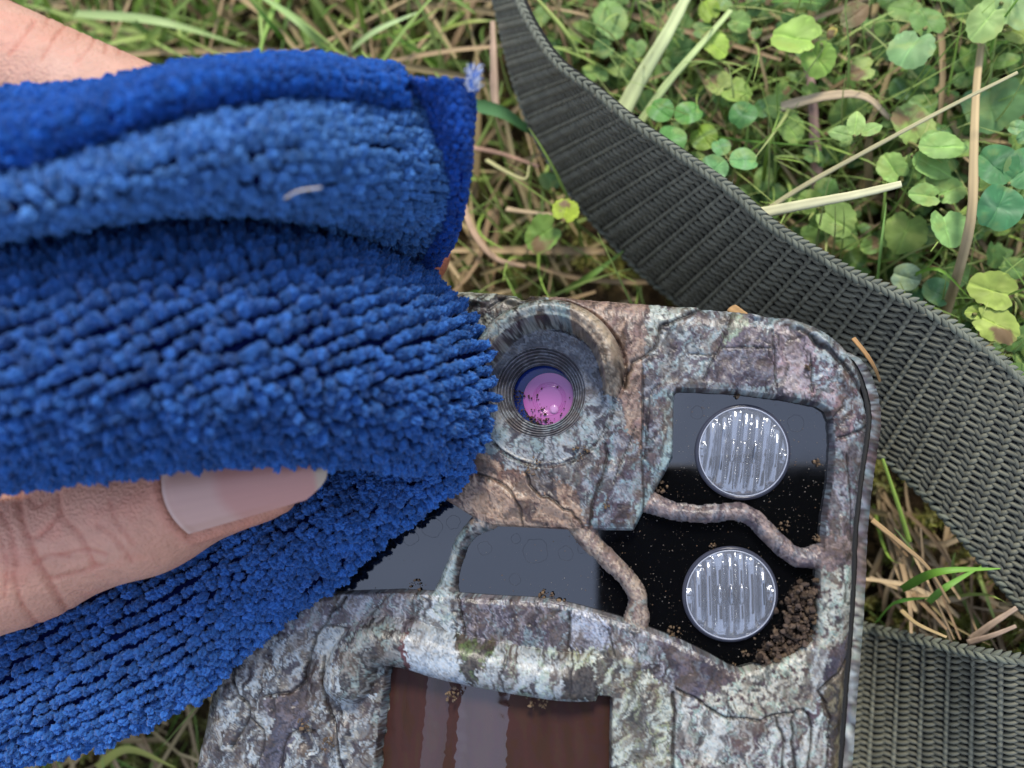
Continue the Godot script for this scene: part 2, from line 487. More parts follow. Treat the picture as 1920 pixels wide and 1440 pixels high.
	patch([Vector2(300, 1600), Vector2(400, 1210), Vector2(560, 1185), Vector2(652, 1176), Vector2(645, 1300), Vector2(700, 1300), Vector2(690, 1600)], lin(184, 198, 206), lin(78, 76, 84), 0.28, 1.5, 0.55, -0.02, lin(190, 190, 178))
	patch([Vector2(440, 1600), Vector2(515, 1340), Vector2(560, 1335), Vector2(545, 1400), Vector2(500, 1600)], lin(104, 105, 122), lin(84, 84, 98), 0.3, 1.0, 0.5)
	patch([Vector2(500, 1310), Vector2(570, 1290), Vector2(585, 1340), Vector2(560, 1370), Vector2(505, 1345)], lin(124, 122, 136), lin(88, 86, 98), 0.3, 1.4, 0.6)
	var ring := []
	for k in 40:
		ring.append(DISC + Vector2.from_angle(TAU * k / 40) * 128.0)
	patch(ring, lin(168, 178, 186), lin(82, 80, 90), 0.35, 1.5, 0.6, 0.0, lin(170, 200, 205))
	ring = []
	for k in 21:
		ring.append(DISC + Vector2.from_angle(PI + PI * k / 20) * 128.0)
	patch(ring, lin(150, 158, 170), lin(104, 108, 120), 0.8, 1.5, 0.8, 0.0)
	patch([Vector2(1004, 540), Vector2(1218, 550), Vector2(1208, 660), Vector2(1205, 770), Vector2(1203, 850), Vector2(1172, 790), Vector2(1158, 735), Vector2(1150, 690), Vector2(1128, 640), Vector2(1090, 605), Vector2(1050, 585)], lin(190, 168, 152), lin(138, 116, 108), 0.6, 0.9, 0.5, -0.1, lin(160, 134, 132))
	patch([Vector2(1205, 668), Vector2(1240, 715), Vector2(1275, 727), Vector2(1266, 850), Vector2(1192, 1000), Vector2(1104, 1000), Vector2(1116, 928), Vector2(1090, 900), Vector2(1150, 800), Vector2(1175, 800), Vector2(1203, 850)], lin(152, 160, 172), lin(92, 84, 96), 0.4, 1.4, 0.6, 0.03, lin(150, 190, 200))
	patch([Vector2(1244, 730), Vector2(1270, 730), Vector2(1266, 858), Vector2(1206, 965), Vector2(1192, 1000), Vector2(1172, 992), Vector2(1196, 945), Vector2(1238, 870)], lin(164, 190, 192), lin(104, 116, 124), 0.1, 1.8, 0.8, -0.1)
	patch([Vector2(780, 940), Vector2(850, 862), Vector2(905, 845), Vector2(950, 878), Vector2(1040, 892), Vector2(1080, 925), Vector2(1104, 1000), Vector2(1000, 1000), Vector2(900, 990)], lin(186, 160, 140), lin(124, 98, 88), -0.7, 0.9, 0.5, -0.1, lin(200, 180, 160))
	patch([Vector2(985, 884), Vector2(1040, 892), Vector2(1050, 945), Vector2(1003, 918)], lin(150, 150, 152), lin(96, 92, 96), -0.7, 1.2, 0.7)


# Bark fissures: long, wandering, mostly upright lines.
func fissure(u: float, v: float) -> float:
	var a := u + v * 0.16 + 24.0 * n_warp.get_noise_2d(u * 0.7, v * 0.7)
	var r := absf(n_mid.get_noise_2d(a * 0.62, v * 0.17 + 700.0))
	var gate := smoothstep(-0.12, 0.12, n_mid.get_noise_2d(u * 0.5 - 800.0, v * 0.4))
	return (1.0 - smoothstep(0.008, 0.055, r)) * gate


func camo(u: float, v: float, kind: int) -> Color:
	var wu := u + 26.0 * n_warp.get_noise_2d(u, v)
	var wv := v + 26.0 * n_warp.get_noise_2d(v + 300.0, u)
	var q := Vector2(u + 12.0 * n_mid.get_noise_2d(u, v + 900.0) + 7.0 * n_fine.get_noise_2d(u * 1.4, v * 0.7), v + 12.0 * n_mid.get_noise_2d(u + 900.0, v) + 9.0 * n_fine.get_noise_2d(u * 1.4 + 90.0, v * 0.5))
	var use: Dictionary = patches[0]
	for k in patch_file.get(int(q.y / 40.0) * 100 + int(q.x / 40.0), []):
		var s: Dictionary = patches[k]
		if s.b.has_point(q) and Geometry2D.is_point_in_polygon(q, s.p):
			use = s
			break
	var pale: Color = use.a
	var dark: Color = use.d
	var accent: Color = use.e
	var spots: float = use.o
	if kind == 0:
		pass
	elif kind == 1:
		pale = lin(172, 156, 152)
		dark = lin(112, 100, 106)
		accent = lin(120, 132, 145)
	elif kind == 2:
		pale = lin(190, 174, 158)
		dark = lin(146, 128, 122)
		accent = lin(176, 196, 192) if v > 1125.0 else Color(0, 0, 0, 0)
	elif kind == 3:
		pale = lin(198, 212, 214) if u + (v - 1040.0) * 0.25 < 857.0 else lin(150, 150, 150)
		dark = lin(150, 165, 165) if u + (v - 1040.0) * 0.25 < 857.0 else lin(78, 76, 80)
	elif kind == 4:
		if u > 1075.0:
			pale = lin(206, 190, 166)
			dark = lin(150, 134, 116)
			accent = lin(112, 100, 90)
		else:
			pale = lin(172, 180, 176)
			dark = lin(70, 66, 66)
	var a: float = wu * use.c + wv * use.s
	var b: float = -wu * use.s + wv * use.c
	var n := 0.85 * n_mid.get_noise_2d(a * use.x, b * use.y) + 0.55 * n_fine.get_noise_2d(a * use.x * 0.8, b * use.y * 0.3) + 0.3 * n_fine.get_noise_2d(a * use.x * 2.0, b * use.y * 0.4)
	var t := smoothstep(-0.2, 0.2, n - use.k)
	var col := dark.lerp(pale, t)
	if accent.a > 0.0:
		col = col.lerp(accent, 0.6 * smoothstep(0.08, 0.38, n_mid.get_noise_2d(a * 2.0 + 500.0, b * 0.9 + use.x * 90.0) + 0.5 * n_fine.get_noise_2d(a * 2.0, b * 1.1 + 40.0)))
	if spots > 0.0:
		col = col.lerp(lin(84, 68, 74), spots * smoothstep(0.18, 0.32, n_mid.get_noise_2d(u * 2.2 - 300.0, v * 2.2)))
	var streak := n_mid.get_noise_2d(a * 3.2 + 60.0, b * 0.42)
	col = col.lerp(dark * 0.42, 0.8 * smoothstep(0.16, 0.36, streak) * (0.4 + 0.6 * (1.0 - t)))
	col = col.lerp(pale * 1.12, 0.35 * smoothstep(0.18, 0.4, -streak) * t)
	if kind == 0:
		col = col.lerp(lin(112, 94, 82), 0.40 * smoothstep(0.10, 0.30, n_mid.get_noise_2d(a * 0.9 - 400.0, b * 0.35 + 90.0)))
		col = col.lerp(lin(70, 60, 60), 0.7 * smoothstep(0.16, 0.30, n_mid.get_noise_2d(a * 1.4 + 900.0, b * 0.4 - 90.0)))
	var f := n_fine.get_noise_2d(a * 2.3 + 77.0, b * 0.6)
	var f2 := n_fine.get_noise_2d(a * 4.0 - 177.0, b * 1.2)
	col = col * (1.0 - 0.52 * smoothstep(0.1, 0.4, f) + 0.16 * smoothstep(0.05, 0.5, -f))
	col = Color(col.r * (1.0 + 0.20 * f2), col.g * (1.0 + 0.03 * f2), col.b * (1.0 - 0.14 * f2))
	col = col * 0.71 * (1.0 + 0.18 * (fposmod(sin(u * 12.9898 + v * 78.233) * 43758.5453, 1.0) - 0.5))
	if kind == 0 and use.x > 1.0:
		col = col.lerp(lin(46, 39, 38), 0.92 * fissure(u, v))
	col = Color(col.r * 1.05, col.g, col.b * 0.95)
	var film := smoothstep(0.10, 0.42, n_low.get_noise_2d(u * 2.2 + 40.0, v * 2.2) + 0.35 * n_fine.get_noise_2d(u * 1.3, v * 1.3))
	col = col.lerp(lin(112, 94, 74), 0.30 * film)
	col = col.lerp(lin(34, 27, 24), crack_dark)
	col.a = 1.0
	return col


var f_h: float
var f_id: int


func face_height(u: float, v: float, edge: float) -> void:
	var p := Vector2(u, v)
	var h := 0.35 * n_low.get_noise_2d(u * 1.5, v * 1.5)
	f_id = 0
	h -= 0.17 * fissure(u, v) if p.distance_to(DISC) > 150.0 and v > 560.0 else 0.0
	var rough := 1.0
	var disc := p.distance_to(DISC)
	if disc < 130.0:
		rough = 0.35
	var wu := u + 20.0 * n_warp.get_noise_2d(u, v)
	var bark := n_mid.get_noise_2d(wu * 1.4 + v * 0.3, v * 0.38)
	var low_left := smoothstep(760.0, 600.0, u) * smoothstep(1150.0, 1230.0, v)
	h += bark * (0.18 + 0.26 * low_left) * rough + 0.10 * rough * n_fine.get_noise_2d(u * 1.2, v * 0.45)
	for l in lump_file.get(int(v / 40.0) * 100 + int(u / 40.0), []):
		var dx: float = u - l[0]
		var dy: float = v - l[1]
		if absf(dx) > 95.0 or absf(dy) > 95.0:
			continue
		var c := cos(l[4])
		var s := sin(l[4])
		var e := Vector2((dx * c + dy * s) / l[2], (-dx * s + dy * c) / l[3]).length_squared()
		if e < 1.0:
			h += l[5] * (1.0 - e) * (1.0 - e)
	crack_near(p)
	h -= crack_dent
	if edge < 44.0:
		var q := 1.0 - maxf(edge, 0.0) / 44.0
		h -= 3.0 * (1.0 - sqrt(maxf(0.0, 1.0 - q * q * 0.96)))
	# the lens surround: a flat disc with a groove round it, then stepped rings down to the glass
	if disc < 134.0:
		if disc < 128.0:
			h = lerpf(h, -0.5 + 0.3 * h, smoothstep(128.0, 122.0, disc))
		h -= 0.75 * exp(-pow((disc - 129.0) / 2.6, 2.0))
		if disc < 128.0:
			f_id = 6
		if p.distance_to(BORE) < 84.5:
			f_id = 7
	# the hood over the lens
	var hv := p - HOOD
	var rho := hv.length()
	if rho > 84.0 and rho < 170.0:
		var ang := wrapf(hv.angle() + PI / 2.0, -PI, PI)  # 0 straight up, positive to the right
		var ends := smoothstep(-1.55, -1.0, ang) * smoothstep(1.95, 1.3, ang)
		if ends > 0.0:
			var mid := 124.0 + 4.0 * sin(ang * 2.0)
			var half := lerpf(10.0, 24.0, ends)
			var x := (rho - mid) / half
			h -= 0.9 * ends * exp(-pow((rho - mid - half - 2.0) / 3.2, 2.0))
			if absf(x) < 1.0:
				var prof := sqrt(maxf(0.0, 1.0 - x * x)) if x > -0.35 else 0.94 * smoothstep(-1.0, -0.62, x)
				h = maxf(h, h * 0.4 + 6.4 * ends * prof)
				if ends > 0.15:
					f_id = 4
	# the brow over the motion sensor
	if v > 1150.0 and v < 1330.0 and u > 590.0 and u < 1180.0:
		var d := line_dist(p, brow)
		var taper := smoothstep(1150.0, 1060.0, u)
		var r := 44.0
		if d < r and taper > 0.0:
			var x := d / r
			h = maxf(h, 0.5 * h + 3.4 * taper * sqrt(1.0 - x * x))
			if taper > 0.3:
				f_id = 5
	# the sensor window
	var ds := far_sensor.get_dist(p, 9.0)
	if f_id != 5:
		h -= 2.6 * smoothstep(5.0, -2.0, ds)
		h -= 0.5 * smoothstep(26.0, 2.0, ds)
	elif ds < -16.0:
		h = minf(h, 3.0)
	# the black panel and the moulded twigs that cross it
	var dp := far_panel.get_dist(p, 9.0)
	if dp < 40.0:
		h -= 0.35 * smoothstep(12.0, 0.0, dp)
		var top := h
		h = lerpf(h, -4.2, smoothstep(0.0, -5.0, dp))
		for k in branches.size() if dp < 1.0 else 0:
			var b: Dictionary = branches[k]
			var d := line_dist(p, b.l)
			if d < 70.0:
				var r: float = b.r + 3.0 * bark
				for f in b.f:
					r += b.g * exp(-pow(p.distance_to(f) / 26.0, 2.0))
				var x := d / r
				if x < 1.0:
					var hb := -3.0 + 2.6 * sqrt(1.0 - x * x) + 0.10 * bark + 0.16 * n_fine.get_noise_2d(u * 0.8, v * 0.8)
					if dp < 0.0 and hb > h:
						f_id = k + 1
					h = maxf(h, minf(hb, maxf(top, -0.2) + 0.25)) if dp < 0.0 else h
	f_h = h


func build_wildlife_camera() -> void:
	var base := at(980, 1050, FACE)
	var where := Vector3(base.x, 0.004, base.z)
	var t := thing("wildlife_camera", "bark patterned plastic wildlife camera lying face up in the grass with soil on it", "camera", where)
	var shell := mat_vc(0.36, 0.5)
	shell.heightmap_enabled = false
	shell.normal_enabled = true
	shell.normal_texture = grain_normal()
	shell.normal_scale = 0.35
	shell.uv1_triplanar = true
	shell.uv1_world_triplanar = true
	shell.uv1_scale = Vector3.ONE * 90.0
	far_outline = far_of(outline)
	far_panel = far_of(panel)
	far_sensor = far_of(sensor)
	# one height field for the moulding, its pieces told apart afterwards
	var u0 := 330.0
	var v0 := 536.0
	var st := 2.4
	var nu := int((1646.0 - u0) / st)
	var nv := int((1476.0 - v0) / st)
	var pos := PackedVector3Array()
	var ids := PackedByteArray()
	var keep := PackedByteArray()
	var col := PackedColorArray()
	pos.resize(nu * nv)
	ids.resize(nu * nv)
	keep.resize(nu * nv)
	col.resize(nu * nv)
	for j in nv:
		for k in nu:
			var u := u0 + k * st
			var v := v0 + j * st
			var n := j * nu + k
			var edge := -far_outline.get_dist(Vector2(u, v), 7.0)
			keep[n] = 0
			if edge < -1.0:
				continue
			# what the cloth hides needs no modelling
			if u < 560.0 and v < 1100.0 and edge > 60.0 and v < 1250.0 - (u - 330.0) * 0.6:
				f_h = 0.0
				f_id = 0
				col[n] = Color(0.3, 0.3, 0.32)
			else:
				face_height(u, v, edge)
				col[n] = camo(u, v, f_id)
			var p := at(u, v, FACE)
			p.y += f_h * MM
			pos[n] = p
			ids[n] = f_id
			keep[n] = 2 if f_h < -3.9 else 1
	var nrm := PackedVector3Array()
	nrm.resize(nu * nv)
	var tris := [PackedInt32Array(), PackedInt32Array(), PackedInt32Array(), PackedInt32Array(), PackedInt32Array(), PackedInt32Array(), PackedInt32Array(), PackedInt32Array()]
	for j in nv - 1:
		for k in nu - 1:
			var n := j * nu + k
			for f in [[n, n + 1, n + nu + 1], [n, n + nu + 1, n + nu]]:
				var a: int = f[0]
				var b: int = f[1]
				var d: int = f[2]
				if keep[a] == 0 or keep[b] == 0 or keep[d] == 0 or keep[a] + keep[b] + keep[d] == 6 and ids[a] != 7:
					continue
				if ids[a] == 7:
					continue
				var fn := (pos[d] - pos[a]).cross(pos[b] - pos[a])
				nrm[a] += fn
				nrm[b] += fn
				nrm[d] += fn
				tris[ids[a]].append_array([a, b, d])
	for n in nrm.size():
		nrm[n] = nrm[n].normalized() if nrm[n] != Vector3.ZERO else Vector3.UP
	var called := ["front_shell", "moulded_twig", "moulded_twig", "moulded_twig", "lens_hood", "sensor_brow", "lens_surround"]
	for k in called.size():
		var g := Geo.new()
		var map := {}
		var gn := PackedVector3Array()
		for n in tris[k]:
			if not map.has(n):
				map[n] = g.vert(pos[n] - where, col[n])
				gn.append(nrm[n])
			g.i.append(map[n])
		part(called[k], g.mesh(shell, gn), t)
	# the side of the front half, a dark gasket and the back half that stands out at the right
	var rings := [[-2.2, -2.0, 0], [-3.2, 0.4, 0], [-4.6, 5.0, 0], [-5.0, 4.5, 1], [-5.5, 12.0, 1], [-5.6, 20.0, 1], [-5.3, 21.0, 2], [-5.4, 28.0, 2], [-6.2, 43.0, 2], [-9.0, 49.0, 2], [-14.0, 50.0, 2], [-26.0, 46.0, 2], [-38.0, 34.0, 2], [-43.0, 20.0, 2], [-44.0, 0.0, 2]]
	var fine := PackedVector2Array()
	for k in outline.size():
		for j in 4:
			fine.append(outline[k].lerp(outline[(k + 1) % outline.size()], j / 4.0))
	var gs := [Geo.new(), Geo.new(), Geo.new()]
	var gcalled := ["front_side", "gasket", "back_shell"]
	for group in 3:
		var pts := PackedVector3Array()
		var cols := PackedColorArray()
		var rows := 0
		for rr in rings.size():
			var r: Array = rings[rr]
			if r[2] != group and not (rr > 0 and rings[rr - 1][2] == group):
				continue
			rows += 1
			for k in fine.size():
				var tang := (fine[(k + 3) % fine.size()] - fine[(k - 3 + fine.size()) % fine.size()]).normalized()
				var out := Vector2(tang.y, -tang.x)
				var more: float = r[1]
				if more > 4.0:
					more = more * (0.10 + 0.90 * smoothstep(0.7, 0.99, out.x))
				var q := fine[k] + out * (more + 1.2 * n_mid.get_noise_2d(fine[k].x * 2.0, fine[k].y * 2.0 + r[0] * 30.0))
				var p := at(q.x, q.y, FACE)
				p.y += r[0] * MM
				pts.append(p - where)
				var cc := camo(fine[k].x + r[0] * 9.0, fine[k].y + r[0] * 6.0, 0) * 0.9
				cc.a = 1.0
				cols.append(cc if group != 1 else Color(0.012, 0.012, 0.013))
		gs[group].grid(pts, cols, fine.size(), rows, true)
		part(gcalled[group], gs[group].mesh(shell if group != 1 else mat_vc(0.6), ), t)
	build_panel(t, where)
	build_lens(t, where, shell)
	build_flash(t, where, Vector2(1397, 846), 92.0, 0.10, 0)
	build_flash(t, where, Vector2(1373, 1118), 92.0, -0.03, 1)
	build_sensor(t, where)


func grain_normal() -> ImageTexture:
	var n := FastNoiseLite.new()
	n.seed = 23
	n.frequency = 0.16
	n.fractal_octaves = 3
	var im := n.get_seamless_image(256, 256)
	im.convert(Image.FORMAT_RGBA8)
	im.bump_map_to_normal_map(2.5)
	return ImageTexture.create_from_image(im)


func flat_poly(poly: PackedVector2Array, h: float, where: Vector3, col: Color) -> Geo:
	var g := Geo.new()
	for p in poly:
		var q := at(p.x, p.y, FACE)
		q.y += h * MM
		g.vert(q - where, col)
	var idx := Geometry2D.triangulate_polygon(poly)
	for k in range(0, idx.size(), 3):
		var a := idx[k]
		var b := idx[k + 1]
		var d := idx[k + 2]
		if (g.v[d] - g.v[a]).cross(g.v[b] - g.v[a]).y < 0.0:
			g.tri(a, d, b)
		else:
			g.tri(a, b, d)
	return g


func build_panel(t: Node3D, where: Vector3) -> void:
	var m := StandardMaterial3D.new()
	m.albedo_color = Color(0.030, 0.032, 0.042)
	m.roughness = 0.045
	m.metallic_specular = 0.95
	m.clearcoat_enabled = true
	m.clearcoat = 1.0
	m.clearcoat_roughness = 0.03
	m.roughness_texture = noise_tex(0.012, 512, 91, 5)
	m.roughness_texture_channel = BaseMaterial3D.TEXTURE_CHANNEL_RED
	m.roughness = 0.13
	m.uv1_triplanar = true
	m.uv1_world_triplanar = true
	m.uv1_scale = Vector3.ONE * 12.0
	var drops := mat_vc(0.3, 0.5)
	for q in [[1000, 1036, 24], [1058, 1040, 14], [962, 1012, 9], [902, 1030, 13], [1120, 1080, 10], [800, 990, 20], [842, 980, 13], [760, 1010, 15], [1090, 1030, 10], [1500, 790, 16], [1310, 770, 12], [960, 1090, 11]]:
		var g := Geo.new()
		var path := PackedVector3Array()
		var rad := PackedFloat32Array()
		for k in 37:
			var d: Vector2 = Vector2.from_angle(TAU * k / 36.0) * q[2] * (1.0 + 0.22 * n_mid.get_noise_2d(cos(TAU * k / 36.0) * 40.0 + q[0], sin(TAU * k / 36.0) * 40.0))
			var p := at(q[0] + d.x, q[1] + d.y, FACE)
			p.y -= 2.9 * MM
			path.append(p - where)
			rad.append(0.026 * MM * (0.5 + absf(n_fine.get_noise_1d(k * 7.0 + q[0]))))
		g.tube(path, rad, lin(44, 44, 47), 6, 0.4, false)
		part("dried_drop", g.mesh(drops), t)
	var grown := Geometry2D.offset_polygon(panel, 9.0)
	part("black_panel", flat_poly(grown[0], -2.9, where, Color.WHITE).mesh(m), t)


func disc_geo(c: Vector2, r: float, rings: int, segs: int, where: Vector3, height: Callable, color: Callable, inner := 0.0) -> Geo:
	var g := Geo.new()
	var pts := PackedVector3Array()
	var cols := PackedColorArray()
	for j in rings + 1:
		var rr := lerpf(inner, r, float(j) / rings)
		for k in segs:
			var d := Vector2.from_angle(TAU * k / segs) * rr
			var q := c + d
			var p := at(q.x, q.y, FACE)
			p.y += height.call(d, rr) * MM
			pts.append(p - where)
			cols.append(color.call(d, rr))
	g.grid(pts, cols, segs, rings + 1, true)
	return g


func build_lens(t: Node3D, where: Vector3, shell: Material) -> void:
	var stair := func(_d, r):
		var step: float = (86.5 - r) / 4.9
		var fl := floorf(step)
		var x := step - fl
		return -0.55 - 0.56 * fl - 0.62 * smoothstep(0.52, 0.6, x) + 0.12 * smoothstep(0.0, 0.12, x) * smoothstep(0.5, 0.4, x) if r < 86.0 else -0.62
	var ring_tone := func(d, r):
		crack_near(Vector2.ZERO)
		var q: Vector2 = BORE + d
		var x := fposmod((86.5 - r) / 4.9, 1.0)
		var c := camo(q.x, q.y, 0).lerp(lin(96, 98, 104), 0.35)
		return c * (1.25 if x < 0.5 else 0.8)  # camo print, lighter on the ridges and darker in the grooves
	part("lens_rings", disc_geo(BORE, 88.0, 130, 150, where, stair, ring_tone, 58.0).mesh(shell), t)
	var barrel := mat_vc(0.25)
	var wall := disc_geo(BORE, 63.0, 3, 72, where, func(_d, r): return -3.4 if r > 60.0 else -5.6, func(_d, _r): return Color(0.01, 0.01, 0.012), 58.0)
	var lens := part("lens", wall.mesh(barrel), t)
	var navy := mat_vc(0.12)
	part("lens_floor", disc_geo(BORE, 62.0, 8, 64, where, func(_d, _r): return -5.4, func(_d, _r): return lin(30, 54, 134)).mesh(navy), lens)
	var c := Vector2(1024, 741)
	var reflection_mat := mat_vc(0.18)
	reflection_mat.clearcoat_enabled = true
	reflection_mat.clearcoat = 0.6
	reflection_mat.clearcoat_roughness = 0.05
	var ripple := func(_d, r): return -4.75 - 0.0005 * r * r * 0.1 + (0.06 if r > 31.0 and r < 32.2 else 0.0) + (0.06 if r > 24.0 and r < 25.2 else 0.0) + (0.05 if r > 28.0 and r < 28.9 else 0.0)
	var tint := func(_d, r): return lin(186, 108, 178) if r < 24.5 else lin(180, 98, 170)  # purple sky reflection of the lens, painted as the disc's colour
	part("painted_sky_reflection", disc_geo(c, 51.0, 60, 72, where, ripple, tint).mesh(reflection_mat), lens)
	var glint := disc_geo(c + Vector2(9, 20), 9.0, 6, 20, where, func(d, r): return -4.72 + 0.2 * sqrt(maxf(0.0, 1.0 - r * r / 81.0)), func(_d, _r): return lin(206, 150, 205))  # small bright glint in that reflection, painted as a paler dome
	part("painted_glint", glint.mesh(reflection_mat), lens)
	# grit caught at the lower left of the bore
	var g := Geo.new()
	for k in 150:
		var a := rng.randf_range(1.25, 3.35)
		var r := rng.randf_range(44.0, 61.0) if rng.randf() < 0.8 else rng.randf_range(12.0, 50.0)
		var q := BORE + Vector2.from_angle(a) * r
		if k > 135:
			q = c + Vector2.from_angle(rng.randf() * TAU) * rng.randf_range(10.0, 44.0)
		var p := at(q.x, q.y, FACE)
		p.y += -4.6 * MM
		crumb(g, p - where, rng.randf_range(0.06, 0.17) * MM, lin(92, 70, 52).lerp(lin(40, 30, 26), rng.randf()), 5, 4)
	part("lens_grit", g.mesh(mat_vc(0.9)), lens)


func crumb(g: Geo, p: Vector3, r: float, col: Color, segs := 8, rings := 6) -> void:
	var pts := PackedVector3Array()
	var cols := PackedColorArray()
	var sx := rng.randf_range(0.75, 1.3)
	var sz := rng.randf_range(0.75, 1.3)
	var off := rng.randf() * 900.0
	for j in rings + 1:
		var th := PI * j / rings
		for k in segs:
			var ph := TAU * k / segs
			var d := Vector3(sin(th) * cos(ph), cos(th), sin(th) * sin(ph))
			var rr := r * (1.0 + 0.9 * n_mid.get_noise_3d(d.x * 34.0 + off, d.y * 34.0, d.z * 34.0))
			pts.append(p + d * rr * Vector3(sx, 1.0, sz))
			cols.append(col * (1.0 + 0.25 * n_mid.get_noise_3d(d.x * 60.0, d.y * 60.0 + off, d.z * 60.0)))
	g.grid(pts, cols, segs, rings + 1, true)


func build_flash(t: Node3D, where: Vector3, c: Vector2, r: float, lean: float, variety: int) -> void:
	var metal := mat_vc(0.09)
	metal.metallic = 0.88
	var wide := 20.5
	var cl := cos(lean)
	var sl := sin(lean)
	var inner := r * 0.90
	var flute := func(d: Vector2, rr: float) -> float:
		var x: float = (d.x * cl + d.y * sl) / wide + 0.5
		var y: float = -d.x * sl + d.y * cl
		var cell := floorf(x)
		var fx := (x - cell) * 2.0 - 1.0
		var top := sqrt(maxf(0.0, inner * inner - pow((cell - 0.0) * wide, 2.0)))
		var reach := clampf((top - absf(y)) / 34.0, 0.0, 1.0)
		var amp := 1.55 * sqrt(reach) * (0.78 + 0.3 * sin(cell * 2.3 + variety))
		var h := -2.8 + amp * sqrt(maxf(0.0, 1.0 - fx * fx * 0.97)) + 0.05 * n_mid.get_noise_2d(d.x * 1.2 + variety * 300.0 + cell * 50.0, d.y * 0.6)
		if absf(cell) < 1.6 - variety * 0.5:
			var e := pow(fx / 0.7, 2.0) + pow(y / (22.0 - 3.0 * variety), 2.0)
			if e < 1.0:
				h += 0.55 * sqrt(1.0 - e)
		return h
	var paint := func(_d, _r): return lin(160, 162, 166)
	# a lens of clear plastic whose fluted back is silvered; a rim stands round it
	var ring := disc_geo(c, r, 3, 96, where, func(_d, rr): return -2.65 + (0.32 if rr > r * 0.93 and rr < r * 0.99 else 0.0), func(_d, _r): return lin(64, 68, 80), inner)
	var edge := mat_vc(0.18)
	var flash := part("flash_lens", ring.mesh(edge), t)
	part("fluted_reflector", disc_geo(c, inner, 62, 150, where, flute, paint).mesh(metal), flash)
	var glass := StandardMaterial3D.new()
	glass.transparency = BaseMaterial3D.TRANSPARENCY_ALPHA
	glass.albedo_color = Color(0.9, 0.93, 1.0, 0.10)
	glass.roughness = 0.03
	part("clear_cover", disc_geo(c, inner + 1.0, 12, 96, where, func(_d, rr): return -1.5 + 0.5 * (1.0 - rr * rr / (inner * inner)), func(_d, _r): return Color.WHITE).mesh(glass), flash)
	var rim := Geo.new()
	var path := PackedVector3Array()
	var rad := PackedFloat32Array()
	for k in 97:
		var d := Vector2.from_angle(TAU * k / 96.0) * (inner + 1.5)
		var p := at(c.x + d.x, c.y + d.y, FACE)
		p.y -= 1.7 * MM
		path.append(p - where)
		rad.append(0.07 * MM)
	rim.tube(path, rad, lin(190, 195, 208), 8, 1.0, false)
	part("rim", rim.mesh(edge), flash)


func build_sensor(t: Node3D, where: Vector3) -> void:
	# sensor window in upright strips, gloss varied to imitate streaks of reflected sky
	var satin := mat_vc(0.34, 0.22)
	var glossy := mat_vc(0.10, 0.6)
	glossy.clearcoat_enabled = true
	glossy.clearcoat = 1.0
	glossy.clearcoat_roughness = 0.08
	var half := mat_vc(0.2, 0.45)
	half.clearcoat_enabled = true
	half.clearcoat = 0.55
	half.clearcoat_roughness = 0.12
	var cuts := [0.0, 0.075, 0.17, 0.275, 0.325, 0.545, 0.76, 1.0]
	var looks := [satin, satin, half, satin, glossy, satin, satin]
	var window: MeshInstance3D = null
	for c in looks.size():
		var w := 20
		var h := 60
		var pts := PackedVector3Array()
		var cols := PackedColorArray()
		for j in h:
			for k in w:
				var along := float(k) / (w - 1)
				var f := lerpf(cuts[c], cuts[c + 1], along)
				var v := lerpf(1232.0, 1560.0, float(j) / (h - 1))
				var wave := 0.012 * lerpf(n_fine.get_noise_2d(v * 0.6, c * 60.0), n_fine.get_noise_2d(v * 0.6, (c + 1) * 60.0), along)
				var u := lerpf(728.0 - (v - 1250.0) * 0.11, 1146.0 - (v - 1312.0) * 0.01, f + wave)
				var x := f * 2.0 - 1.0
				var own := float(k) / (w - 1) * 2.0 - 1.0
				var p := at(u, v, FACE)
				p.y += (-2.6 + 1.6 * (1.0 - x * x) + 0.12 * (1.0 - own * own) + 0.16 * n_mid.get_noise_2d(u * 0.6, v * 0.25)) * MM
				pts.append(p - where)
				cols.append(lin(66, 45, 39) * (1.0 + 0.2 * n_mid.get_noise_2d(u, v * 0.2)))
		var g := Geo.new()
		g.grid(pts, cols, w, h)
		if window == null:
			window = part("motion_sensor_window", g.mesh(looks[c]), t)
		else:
			part("reflection_strip", g.mesh(looks[c]), window)


# ---------------------------------------------------------------- ground, grass and plants
var foot := PackedVector2Array()      # the camera's outline seen from above, metres
var lower_foot := PackedVector2Array()
var band_foot := PackedVector2Array()  # the same for the strap


func is_taken(p: Vector3) -> bool:
	var q := Vector2(p.x, p.z)
	if Geometry2D.is_point_in_polygon(q, foot):
		return true
	return p.y > 0.007 and (Geometry2D.is_point_in_polygon(q, band_foot) or Geometry2D.is_point_in_polygon(q, lower_foot))


